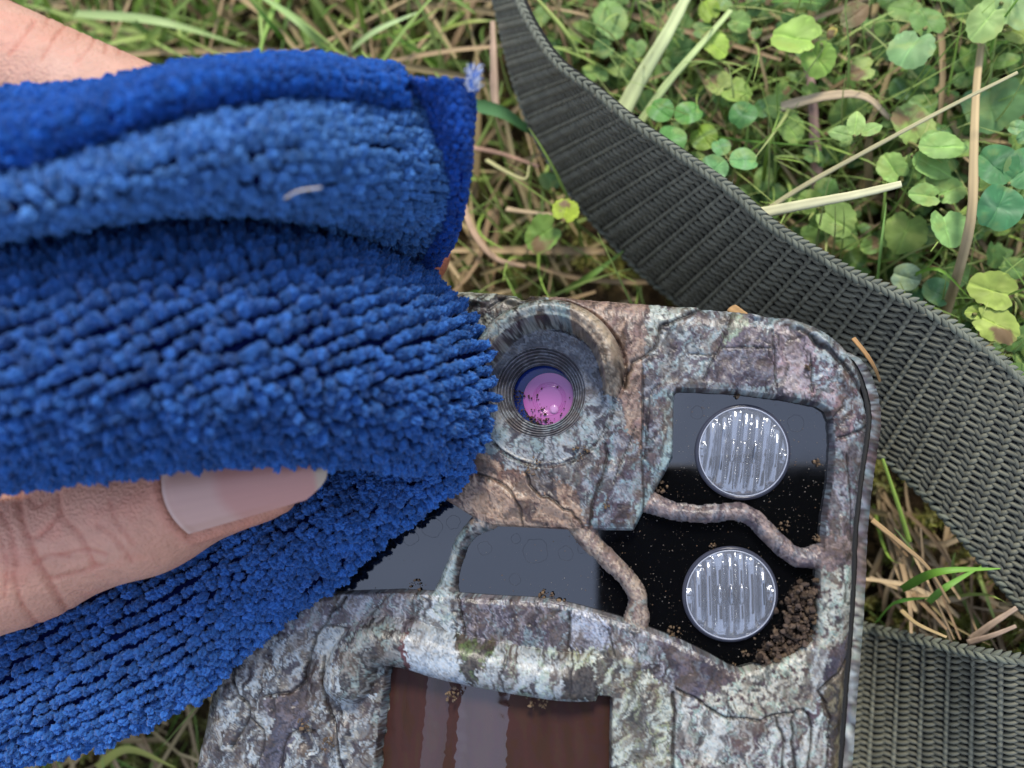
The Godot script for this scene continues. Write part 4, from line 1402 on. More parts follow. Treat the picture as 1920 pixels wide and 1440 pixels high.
	# single broad blades
	var bl := [
		["green blade arching over the grass from the hand towards the right", 140, 25, 20, 300, 40, 24, 470, 90, 10, 24, lin(160, 182, 118)],
		["broad green blade going under the strap from the cloth hem", 885, 195, 24, 950, 215, 24, 1030, 275, 14, 26, lin(92, 138, 84)],
		["bright blade pointing right over straw between the strap runs", 1690, 1105, 22, 1760, 1072, 30, 1876, 1066, 30, 15, lin(108, 152, 56)],
		["green blade slanting up to the right below the bright blade", 1740, 1130, 20, 1775, 1100, 24, 1840, 1062, 22, 13, lin(112, 156, 64)],
		["dark green blade crossing the lower grass left of the lower strap", 1640, 1170, 14, 1680, 1130, 24, 1745, 1120, 22, 14, lin(86, 134, 44)],
		["pale blade leaning left at the top of the grass above the cloth", 620, 100, 14, 560, 40, 22, 470, -20, 20, 22, lin(150, 178, 108)],
		["dark green blade leaning over the grass above the cloth's middle", 560, 110, 14, 520, 60, 24, 460, -10, 26, 16, lin(82, 124, 44)],
		["light green blade rising right above the cloth's far end", 640, 110, 14, 700, 60, 22, 790, 20, 22, 20, lin(168, 190, 130)],
		["yellow green blade across the top beside the strap", 820, 60, 12, 880, 40, 18, 960, 40, 16, 14, lin(150, 160, 84)],
		["green blade lying left of the strap above the camera", 1060, 545, 10, 1110, 515, 18, 1170, 470, 16, 15, lin(120, 156, 72)],
		["short green blade at the lower left below the cloth", 180, 1440, 16, 240, 1405, 22, 330, 1440, 20, 18, lin(150, 150, 70)],
		["thin blade standing before the leaves at the far right", 1640, 590, 14, 1650, 480, 30, 1662, 380, 34, 7, lin(128, 164, 84)],
		["thin bright stem crossing the weeds above the strap at the right", 1700, 520, 22, 1760, 505, 30, 1820, 560, 26, 7, lin(120, 160, 60)],
		["green blade between the clover and the upright stalk", 1430, 350, 16, 1440, 280, 26, 1462, 210, 28, 9, lin(142, 172, 82)]]
	for b in bl:
		var path := PackedVector3Array()
		var ctl := [Vector3(b[1], b[2], b[3]), Vector3(b[4], b[5], b[6]), Vector3(b[7], b[8], b[9])]
		var r := at(b[1], b[2], b[3])
		for k in 13:
			var q := spline(ctl, k / 12.0)
			path.append(at(q.x, q.y, q.z) - r)
		g = Geo.new()
		blade(g, path, b[10] * VIEW * 0.148, b[11], 0.35, 0.12)
		o = part("tall_grass", g.mesh(blade_mat), self)
		o.position = r
		tag(o, b[0], "grass", "broad grass leaves")


# ---------------------------------------------------------------- the webbing strap
func build_strap() -> void:
	rng.seed = 31
	var r := at(1600, 600, 20)
	var t := thing("webbing_strap", "ribbed dark olive webbing strap running past the camera and back beneath it", "strap", r)
	strap_run(t, r, STRAP_A, STRAP_B, "strap_band", 23)
	strap_run(t, r, STRAP_C, STRAP_D, "strap_band", 23)


func strap_run(t: Node3D, r: Vector3, a: Array, b: Array, called: String, across: int) -> void:
	var fine := 240
	var run := PackedFloat32Array([0.0])
	var ea := PackedVector3Array()
	var eb := PackedVector3Array()
	for k in fine + 1:
		var p := spline(a, float(k) / fine)
		var q := spline(b, float(k) / fine)
		ea.append(at(p.x, p.y, p.z))
		eb.append(at(q.x, q.y, q.z))
		if k:
			run.append(run[k - 1] + (ea[k].lerp(eb[k], 0.5)).distance_to(ea[k - 1].lerp(eb[k - 1], 0.5)))
	var total := run[fine]
	var pick := func(d: float) -> float:
		var k := clampi(run.bsearch(d), 1, fine)
		return k - 1 + clampf((d - run[k - 1]) / maxf(run[k] - run[k - 1], 1e-9), 0.0, 1.0)
	var edge := func(e: PackedVector3Array, x: float) -> Vector3:
		var k := clampi(int(x), 0, fine - 1)
		return e[k].lerp(e[k + 1], x - k)
	# the band itself, 1.6 mm thick
	var g := Geo.new()
	var pts := PackedVector3Array()
	var cols := PackedColorArray()
	var nn := 120
	var dark := lin(20, 20, 19)
	for k in nn:
		var x: float = pick.call(total * k / (nn - 1.0))
		var p: Vector3 = edge.call(ea, x)
		var q: Vector3 = edge.call(eb, x)
		var x2: float = minf(x + 0.5, fine - 0.01)
		var x1: float = maxf(x - 0.5, 0.0)
		var along: Vector3 = (edge.call(ea, x2).lerp(edge.call(eb, x2), 0.5) - edge.call(ea, x1).lerp(edge.call(eb, x1), 0.5)).normalized()
		var nrm := along.cross(q - p).normalized()
		if nrm.dot(cam_at - p) < 0.0:
			nrm = -nrm
		for c in [[0.0, -0.2], [0.5, -0.2], [1.0, -0.2], [1.0, -1.6], [0.5, -1.6], [0.0, -1.6]]:
			pts.append(p.lerp(q, c[0]) + nrm * c[1] * MM - r)
			cols.append(dark)
	g.grid(pts, cols, 6, nn, true)
	var band := part(called, g.mesh(mat_vc(0.7)), t)
	# yarn: one lens shaped stitch, set in columns that lean one way and the other
	var yarn := Geo.new()
	var yp := PackedVector3Array()
	var yc := PackedColorArray()
	var rings := 10
	for j in rings + 1:
		var f := float(j) / rings
		for k in 10:
			var ang := TAU * k / 10
			var rad := pow(sin(PI * clampf(f, 0.02, 0.98)), 0.75)
			var strand := 1.0 + 0.10 * cos(ang * 5.0 + f * 5.0)
			yp.append(Vector3((f - 0.5) * 2.0, cos(ang) * rad * strand + 0.25 * sin(PI * f), sin(ang) * rad * strand))
			yc.append(Color.WHITE)
	yarn.grid(yp, yc, 10, rings + 1, true)
	var ym := mat_vc(0.55, 0.35)
	ym.rim_enabled = true
	ym.rim = 0.35
	ym.rim_tint = 0.4
	var ymesh := yarn.mesh(ym)
	var weave := MultiMesh.new()
	weave.transform_format = MultiMesh.TRANSFORM_3D
	weave.use_colors = true
	weave.mesh = ymesh
	var pitch := 1.34 * MM
	var columns := int(total / pitch)
	weave.instance_count = columns * across
	var at_k := 0
	var olive := lin(116, 115, 98)
	for k in columns:
		var x: float = pick.call((k + 0.5) * pitch)
		var p: Vector3 = edge.call(ea, x)
		var q: Vector3 = edge.call(eb, x)
		var xb: float = pick.call(minf((k + 1.5) * pitch, total))
		var along: Vector3 = (edge.call(ea, xb).lerp(edge.call(eb, xb), 0.5) - p.lerp(q, 0.5)).normalized()
		var down := (q - p).normalized()
		var nrm := along.cross(down).normalized()
		if nrm.dot(cam_at - p) < 0.0:
			nrm = -nrm
		var fam := k % 3
		for j in across:
			var f := (j + 0.65 + 0.5 * (fam % 2)) / (across + 0.8)
			var c: Vector3 = p.lerp(q, f) + nrm * [0.10, -0.02, -0.10][fam] * MM + nrm * rng.randf_range(-0.05, 0.05) * MM
			var lean: float = [0.30, -0.26, 1.45][fam] + rng.randf_range(-0.12, 0.12)
			var ax := along.rotated(nrm, lean)
			var bs: Basis = Basis(ax * [1.45, 1.3, 0.95][fam] * MM * rng.randf_range(0.9, 1.1), nrm * [0.5, 0.46, 0.5][fam] * MM, ax.cross(nrm) * [0.40, 0.40, 0.46][fam] * MM)
			weave.set_instance_transform(at_k, Transform3D(bs, c - r))
			weave.set_instance_color(at_k, olive * [0.95, 0.8, 1.15][fam] * rng.randf_range(0.78, 1.16))
			at_k += 1
	var wo := MultiMeshInstance3D.new()
	wo.name = "weave"
	wo.multimesh = weave
	wo.set_meta("kind", "stuff")
	band.add_child(wo, true)
	# the looped selvedge along both edges
	var loops := MultiMesh.new()
	loops.transform_format = MultiMesh.TRANSFORM_3D
	loops.use_colors = true
	loops.mesh = ymesh
	var lp := 1.4 * MM
	var count := int(total / lp)
	loops.instance_count = count * 4
	at_k = 0
	for side in 2:
		for k in count:
			var x: float = pick.call(k * lp)
			var p: Vector3 = edge.call(ea if side == 0 else eb, x)
			var q: Vector3 = edge.call(eb if side == 0 else ea, x)
			var x2: float = pick.call(minf((k + 1) * lp, total))
			var along: Vector3 = (edge.call(ea if side == 0 else eb, x2) - p).normalized()
			var out := (p - q).normalized()
			var nrm := along.cross(out).normalized()
			if nrm.dot(cam_at - p) < 0.0:
				nrm = -nrm
			for w in 2:
				var ax := (along * 0.9 + out * (0.55 if w == 0 else -0.5) - nrm * (0.35 if w == 0 else -0.1)).normalized()
				var up := (nrm - ax * nrm.dot(ax)).normalized()
				var bs := Basis(ax * 1.15 * MM, up * 0.42 * MM, ax.cross(up) * 0.40 * MM)
				var c := p + out * (0.42 if w == 0 else -0.10) * MM + nrm * (-0.35 if w == 0 else 0.22) * MM + along * (0.5 * lp if w else 0.0)
				loops.set_instance_transform(at_k, Transform3D(bs, c - r))
				loops.set_instance_color(at_k, lin(116, 120, 104) * rng.randf_range(0.7, 1.15))
				at_k += 1
	var fz := Geo.new()
	for k in 260:
		var x: float = pick.call(rng.randf() * total)
		var p: Vector3 = edge.call(ea, x)
		var q: Vector3 = edge.call(eb, x)
		var s := p.lerp(q, 0.0 if k % 3 else rng.randf())
		var dirv := ((p - q).normalized() * rng.randf_range(0.2, 1.0) + Vector3(rng.randf_range(-0.7, 0.7), rng.randf_range(0.2, 1.0), rng.randf_range(-0.7, 0.7))).normalized()
		var path := bent(s - r, s - r + dirv * rng.randf_range(0.7, 2.0) * MM, 0.0, Vector3(rng.randf_range(-0.4, 0.4), 0, rng.randf_range(-0.4, 0.4)) * MM, 5)
		blade(fz, path, 0.05 * MM, lin(150, 152, 138))
	part("loose_fibres", fz.mesh(ym), band).set_meta("kind", "stuff")
	var lo := MultiMeshInstance3D.new()
	lo.name = "selvedge"
	lo.multimesh = loops
	lo.set_meta("kind", "stuff")
	band.add_child(lo, true)


# ---------------------------------------------------------------- the blue cloth
func tuft_mesh(mat: Material, seed_value: int, hairs: int) -> ArrayMesh:
	# one chenille tuft of unit height: a bundle of lumpy filaments with loose fibres
	rng.seed = seed_value
	var g := Geo.new()
	var rings := 20
	var segs := 32
	var pts := PackedVector3Array()
	var cols := PackedColorArray()
	var off := seed_value * 37.0
	for j in rings + 1:
		var th := PI * j / rings
		for k in segs:
			var ph := TAU * k / segs
			var d := Vector3(sin(th) * cos(ph), cos(th), sin(th) * sin(ph))
			var n := n_mid.get_noise_3d(d.x * 44.0 + off, d.y * 36.0, d.z * 44.0)
			var f := n_fine.get_noise_3d(d.x * 26.0 + off, d.y * 9.0, d.z * 26.0)
			var f3 := n_fine.get_noise_3d(d.x * 60.0 + off, d.y * 22.0, d.z * 60.0)
			var r := 0.5 * (1.0 + 0.66 * n + 0.30 * f + 0.22 * f3)
			pts.append(Vector3(d.x * r, 0.42 + d.y * r * 1.15, d.z * r))
			var c := Color.WHITE * (1.0 + 0.30 * f + 0.35 * f3)
			c.a = 1.0
			cols.append(c)
	g.grid(pts, cols, segs, rings + 1, true)
	for k in hairs:
		var d := Vector3(rng.randf_range(-1, 1), rng.randf_range(-0.1, 1.2), rng.randf_range(-1, 1)).normalized()
		var s := Vector3(0, 0.42, 0) + d * 0.46
		var side := d.cross(Vector3(rng.randf_range(-1, 1), rng.randf_range(-1, 1), rng.randf_range(-1, 1))).normalized()
		var curl := d.cross(side) * rng.randf_range(-0.2, 0.2) + side * rng.randf_range(-0.2, 0.2)
		var e := s + d * rng.randf_range(0.06, 0.3) + curl
		var w := d.cross(curl if curl.length() > 0.01 else Vector3.UP).normalized() * 0.022
		var a := g.vert(s - w, Color(1.2, 1.2, 1.2))
		var b := g.vert(s + w, Color(1.2, 1.2, 1.2))
		var m1 := g.vert(s.lerp(e, 0.55) - w * 0.8 + d * 0.05, Color(1.3, 1.3, 1.3))
		var m2 := g.vert(s.lerp(e, 0.55) + w * 0.8 + d * 0.05, Color(1.3, 1.3, 1.3))
		var z := g.vert(e, Color(1.4, 1.4, 1.4))
		g.quad(a, b, m2, m1)
		g.tri(m1, m2, z)
	return g.mesh(mat)


func between(a: Array, b: Array, f: float, up: float) -> Array:
	var out := []
	for k in 13:
		out.append(spline(a, k / 12.0).lerp(spline(b, k / 12.0), f) + Vector3(0, 0, up))
	return out


# A sheet of cloth through a set of rails; returns its points on a dense grid.
func sheet(rails: Array, ns: int, nt: int, ripple := 0.0) -> PackedVector3Array:
	var out := PackedVector3Array()
	for j in nt:
		for k in ns:
			var cross := []
			for r in rails:
				cross.append(spline(r, float(k) / (ns - 1)))
			var q := spline(cross, float(j) / (nt - 1))
			q.z += ripple * n_low.get_noise_2d(q.x * 1.1, q.y * 1.6)
			out.append(at(q.x, q.y, q.z))
	return out


func cloth_fold(t: Node3D, r: Vector3, called: String, rails: Array, row: float, step: float, slant: float, high: float, girth: float, tint: Color, tufts: Array, base_col: Color, lean := Vector3.ZERO, ripple := 0.8, jitter := 0.18) -> void:
	var ns := 90
	var nt := 60
	var p := sheet(rails, ns, nt, ripple)
	var g := Geo.new()
	var cols := PackedColorArray()
	var local := PackedVector3Array()
	for q in p:
		local.append(q - r)
		cols.append(base_col)
	g.grid(local, cols, ns, nt)
	var base := part(called, g.mesh(cloth_base), t)
	# normals on the grid
	var mid := p[(nt / 2) * ns + ns / 2]
	var sgn := 1.0
	var at_mid := (p[(nt / 2) * ns + ns / 2 + 1] - mid).cross(p[(nt / 2 + 1) * ns + ns / 2] - mid)
	if at_mid.dot(cam_at - mid) < 0.0:
		sgn = -1.0
	var look := func(s: float, w: float) -> Array:
		var x := clampf(s, 0.0, 1.0) * (ns - 1)
		var y := clampf(w, 0.0, 1.0) * (nt - 1)
		var k := mini(int(x), ns - 2)
		var j := mini(int(y), nt - 2)
		var a := p[j * ns + k].lerp(p[j * ns + k + 1], x - k)
		var b := p[(j + 1) * ns + k].lerp(p[(j + 1) * ns + k + 1], x - k)
		var n := ((p[j * ns + k + 1] - p[j * ns + k]).cross(p[(j + 1) * ns + k] - p[j * ns + k])).normalized() * sgn
		return [a.lerp(b, y - j), n, (p[j * ns + k + 1] - p[j * ns + k]).normalized()]
	# rows of tufts, spaced evenly over the surface and never crowding
	var hash := {}
	var cell := step * MM
	var placed := []
	var fits := func(q: Vector3, near: float) -> bool:
		var key := Vector3i((q / cell).floor())
		for dx in [-1, 0, 1]:
			for dy in [-1, 0, 1]:
				for dz in [-1, 0, 1]:
					for o in hash.get(key + Vector3i(dx, dy, dz), []):
						if o.distance_squared_to(q) < near:
							return false
		if not hash.has(key):
			hash[key] = []
		hash[key].append(q)
		return true
	var length_t := 0.0
	for j in nt - 1:
		length_t += p[(j + 1) * ns + ns / 3].distance_to(p[j * ns + ns / 3])
	var dt := row * MM / length_t
	var c := -absf(slant)
	var line := 0
	while c < 1.0 + absf(slant):
		var s := rng.randf() * 0.01
		while s < 1.0:
			var w := c + slant * s + 0.10 * dt * sin(s * 40.0 + line)
			var f: Array = look.call(s, w)
			if w >= 0.0 and w <= 1.0 and fits.call(f[0], cell * cell * 0.45):
				placed.append(f)
			var g2: Array = look.call(s + 0.01, w)
			s += clampf(step * MM / maxf(f[0].distance_to(g2[0]), 1e-6) * 0.01, 0.001, 0.05)
		c += dt
		line += 1
	for k in 14000:  # fill what the rows left bare
		var f: Array = look.call(rng.randf(), rng.randf())
		if fits.call(f[0], row * step * MM * MM * 1.05):
			placed.append(f)
	for kind in tufts.size():
		var mm := MultiMesh.new()
		mm.transform_format = MultiMesh.TRANSFORM_3D
		mm.use_colors = true
		mm.mesh = tufts[kind]
		var mine := []
		for k in range(kind, placed.size(), tufts.size()):
			mine.append(placed[k])
		mm.instance_count = mine.size()
		for k in mine.size():
			var f: Array = mine[k]
			var n: Vector3 = (f[1] + lean + Vector3(rng.randf_range(-1, 1), rng.randf_range(-1, 1), rng.randf_range(-1, 1)) * 0.22).normalized()
			var x: Vector3 = (f[2] - n * f[2].dot(n)).normalized().rotated(n, rng.randf_range(-0.4, 0.4))
			var wide := girth * rng.randf_range(0.78, 1.2)
			var bs := Basis(x * wide * 1.12 * MM, n * high * rng.randf_range(0.75, 1.3) * MM, x.cross(n) * wide * MM)
			var o: Vector3 = f[0] + Vector3(rng.randf_range(-1, 1), 0, rng.randf_range(-1, 1)) * jitter * MM
			mm.set_instance_transform(k, Transform3D(bs, o - r))
			mm.set_instance_color(k, tint * rng.randf_range(0.72, 1.25))
		var mo := MultiMeshInstance3D.new()
		mo.name = "pile" if kind == 0 else "pile_%03d" % kind
		mo.multimesh = mm
		mo.set_meta("kind", "stuff")
		base.add_child(mo, true)


var cloth_base: StandardMaterial3D


func build_cloth() -> void:
	cloth_base = mat_vc(0.9, 0.2)
	var yarn := mat_vc(0.92, 0.15)
	yarn.rim_enabled = true
	yarn.rim = 0.5
	yarn.rim_tint = 0.55
	var tufts := [tuft_mesh(yarn, 1, 110), tuft_mesh(yarn, 2, 110), tuft_mesh(yarn, 3, 110), tuft_mesh(yarn, 4, 110)]
	rng.seed = 51
	var r := at(500, 700, FACE)
	var t := thing("cleaning_cloth", "bright blue microfibre cloth folded between thumb and fingers over the camera", "cloth", r)
	var blue := lin(50, 100, 168)
	var under := lin(6, 18, 56)
	# the sheet lying on the camera
	var top := [Vector3(-250, 1190, 57), Vector3(0, 1130, 57), Vector3(200, 1030, 56), Vector3(380, 945, 55), Vector3(500, 885, 54), Vector3(600, 845, 53.5), Vector3(700, 822, 53), Vector3(780, 815, 53), Vector3(850, 825, 53), Vector3(885, 845, 52.5)]
	var low := [Vector3(-250, 1560, 52), Vector3(0, 1432, 53), Vector3(165, 1388, 53), Vector3(360, 1300, 53), Vector3(425, 1238, 53), Vector3(550, 1132, 52.5), Vector3(632, 1076, 52), Vector3(735, 984, 51.5), Vector3(828, 922, 51.3), Vector3(874, 868, 51.5)]
	cloth_fold(t, r, "lower_fold", [top, between(top, low, 0.35, 1.6), between(top, low, 0.72, 2.0), low, between(top, low, 0.985, -1.6)], 1.62, 1.3, -0.32, 1.5, 1.3, blue, tufts, under, Vector3(0.15, 0, 0.25), 1.0)
	# the big rolled fold over the thumb
	var m := [
		[Vector3(-150, 458, 68), Vector3(150, 424, 70), Vector3(400, 405, 68), Vector3(560, 424, 64), Vector3(690, 470, 59), Vector3(800, 522, 53)],
		[Vector3(-150, 490, 81), Vector3(150, 455, 82), Vector3(400, 440, 79), Vector3(570, 462, 74), Vector3(715, 508, 66), Vector3(838, 556, 54)],
		[Vector3(-150, 580, 90), Vector3(150, 560, 90), Vector3(400, 550, 86), Vector3(600, 560, 80), Vector3(765, 596, 70), Vector3(896, 632, 54)],
		[Vector3(-150, 720, 92), Vector3(150, 700, 91), Vector3(400, 690, 87), Vector3(600, 690, 81), Vector3(785, 706, 71), Vector3(917, 738, 54)],
		[Vector3(-150, 840, 87), Vector3(150, 812, 86), Vector3(400, 792, 83), Vector3(600, 788, 77), Vector3(780, 796, 68), Vector3(902, 818, 54)],
		[Vector3(-150, 912, 79), Vector3(150, 878, 78), Vector3(400, 852, 75), Vector3(600, 850, 70), Vector3(752, 862, 62), Vector3(862, 866, 53.5)],
		[Vector3(-150, 905, 74), Vector3(150, 868, 74), Vector3(400, 842, 71.5), Vector3(600, 838, 66), Vector3(745, 850, 58), Vector3(845, 856, 52)]]
	cloth_fold(t, r, "middle_fold", m, 2.25, 1.12, -0.55, 1.75, 1.2, blue, tufts, under, Vector3.ZERO, 1.2, 0.12)
	# the upper roll and the darker folded edge above it
	var up := [
		[Vector3(-150, 352, 90), Vector3(100, 296, 92), Vector3(350, 222, 90), Vector3(560, 196, 86), Vector3(790, 200, 74)],
		[Vector3(-150, 385, 96), Vector3(100, 332, 97), Vector3(350, 262, 95), Vector3(560, 236, 90), Vector3(845, 262, 72)],
		[Vector3(-150, 425, 97), Vector3(100, 376, 98), Vector3(350, 320, 95), Vector3(570, 300, 90), Vector3(852, 320, 70)],
		[Vector3(-150, 452, 92), Vector3(100, 412, 93), Vector3(350, 372, 90), Vector3(580, 372, 85), Vector3(848, 392, 65)],
		[Vector3(-150, 452, 84), Vector3(100, 408, 85), Vector3(350, 382, 82), Vector3(590, 402, 75), Vector3(832, 446, 59)],
		[Vector3(-150, 440, 76), Vector3(100, 398, 77), Vector3(350, 372, 74), Vector3(600, 440, 60), Vector3(790, 505, 52)]]
	cloth_fold(t, r, "upper_fold", up, 1.5, 1.15, -0.25, 1.4, 1.1, lin(72, 124, 186), tufts, under, Vector3(0.25, 0.1, -0.45), 1.0)
	var edge := [
		[Vector3(-150, 178, 84), Vector3(0, 172, 84), Vector3(150, 164, 85), Vector3(370, 122, 84), Vector3(560, 108, 80), Vector3(745, 130, 74)],
		[Vector3(-150, 205, 95), Vector3(0, 200, 96), Vector3(150, 186, 96), Vector3(370, 140, 94), Vector3(560, 124, 88), Vector3(752, 142, 79)],
		[Vector3(-150, 260, 100), Vector3(0, 250, 100), Vector3(150, 220, 99), Vector3(370, 164, 96), Vector3(560, 146, 90), Vector3(758, 162, 80)],
		[Vector3(-150, 330, 98), Vector3(0, 312, 98), Vector3(150, 262, 97), Vector3(370, 194, 94), Vector3(560, 174, 88), Vector3(765, 184, 79)],
		[Vector3(-150, 352, 92), Vector3(0, 330, 92), Vector3(150, 278, 91), Vector3(370, 210, 89), Vector3(560, 190, 84), Vector3(770, 196, 76)]]
	cloth_fold(t, r, "folded_edge", edge, 0.95, 1.0, 0.0, 0.8, 1.05, lin(24, 86, 168), tufts, lin(10, 38, 130), Vector3(0.2, 0, -0.3), 0.6)
	# the bound hem at the right
	var hem := [
		[Vector3(736, 140, 76), Vector3(778, 196, 74), Vector3(822, 270, 74), Vector3(838, 380, 67), Vector3(815, 460, 60), Vector3(790, 498, 55)],
		[Vector3(790, 148, 80), Vector3(826, 200, 78), Vector3(846, 280, 75), Vector3(850, 385, 68), Vector3(828, 460, 61), Vector3(798, 500, 55)],
		[Vector3(840, 152, 80), Vector3(862, 205, 78), Vector3(868, 290, 75), Vector3(860, 390, 68), Vector3(842, 455, 61), Vector3(808, 498, 55)],
		[Vector3(884, 154, 76), Vector3(882, 208, 75), Vector3(877, 300, 72), Vector3(862, 395, 66), Vector3(848, 450, 59), Vector3(815, 496, 54)],
		[Vector3(878, 156, 72), Vector3(874, 208, 71), Vector3(868, 300, 69), Vector3(854, 395, 63), Vector3(840, 448, 57), Vector3(810, 492, 53)]]
	cloth_fold(t, r, "bound_hem", hem, 0.72, 0.85, 0.0, 0.6, 0.85, lin(20, 74, 158), tufts, lin(10, 36, 124), Vector3.ZERO, 0.3, 0.1)
	# frayed white thread at the corner of the hem
	var g := Geo.new()
	for k in 90:
		var a := at(rng.randf_range(876, 896), rng.randf_range(132, 172), rng.randf_range(76, 80))
		var b := a + Vector3(rng.randf_range(-0.4, 1.0), rng.randf_range(-0.3, 0.8), rng.randf_range(-1.4, 0.6)) * MM
		var path := bent(a - r, b - r, 0.2 * MM, Vector3(rng.randf_range(-0.3, 0.3), 0, rng.randf_range(-0.3, 0.3)) * MM, 6)
		var rad := PackedFloat32Array([0.07, 0.07, 0.07, 0.06, 0.05, 0.03])
		for j in 6:
			rad[j] *= MM
		g.tube(path, rad, lin(205, 212, 228) if k % 3 else lin(70, 120, 205), 5, 1.0, false)
	part("frayed_thread", g.mesh(cloth_base), t)
	# a pale hair lying on the upper roll
	g = Geo.new()
	var hp := PackedVector3Array()
	var hr := PackedFloat32Array()
	for k in 9:
		var q := spline([Vector3(535, 372, 92), Vector3(560, 358, 93), Vector3(602, 352, 92)], k / 8.0)
		hp.append(at(q.x, q.y, q.z) - r)
		hr.append(0.13 * MM)
	g.tube(hp, hr, lin(206, 196, 182), 6)
	part("lint", g.mesh(cloth_base), t)


# ---------------------------------------------------------------- the hand
var bones := []
var creases := []


func bone(a: Vector3, b: Vector3, ra: float, rb: float) -> void:
	var p := at(a.x, a.y, a.z) * 1000.0
	var q := at(b.x, b.y, b.z) * 1000.0
	bones.append([p, q, ra, rb, (p + q) * 0.5, p.distance_to(q) * 0.5 + maxf(ra, rb) + 4.0])


func hand_field(p: Vector3) -> float:
	var d := 60.0
	for b in bones:
		if p.distance_squared_to(b[4]) > (b[5] + minf(d, 60.0)) * (b[5] + minf(d, 60.0)):
			continue
		var ab: Vector3 = b[1] - b[0]
		var f := clampf((p - b[0]).dot(ab) / ab.length_squared(), 0.0, 1.0)
		var e: float = p.distance_to(b[0] + ab * f) - lerpf(b[2], b[3], f)
		var k := 3.2
		var h := clampf(0.5 + 0.5 * (d - e) / k, 0.0, 1.0)
		d = lerpf(d, e, h) - k * h * (1.0 - h)
	return d


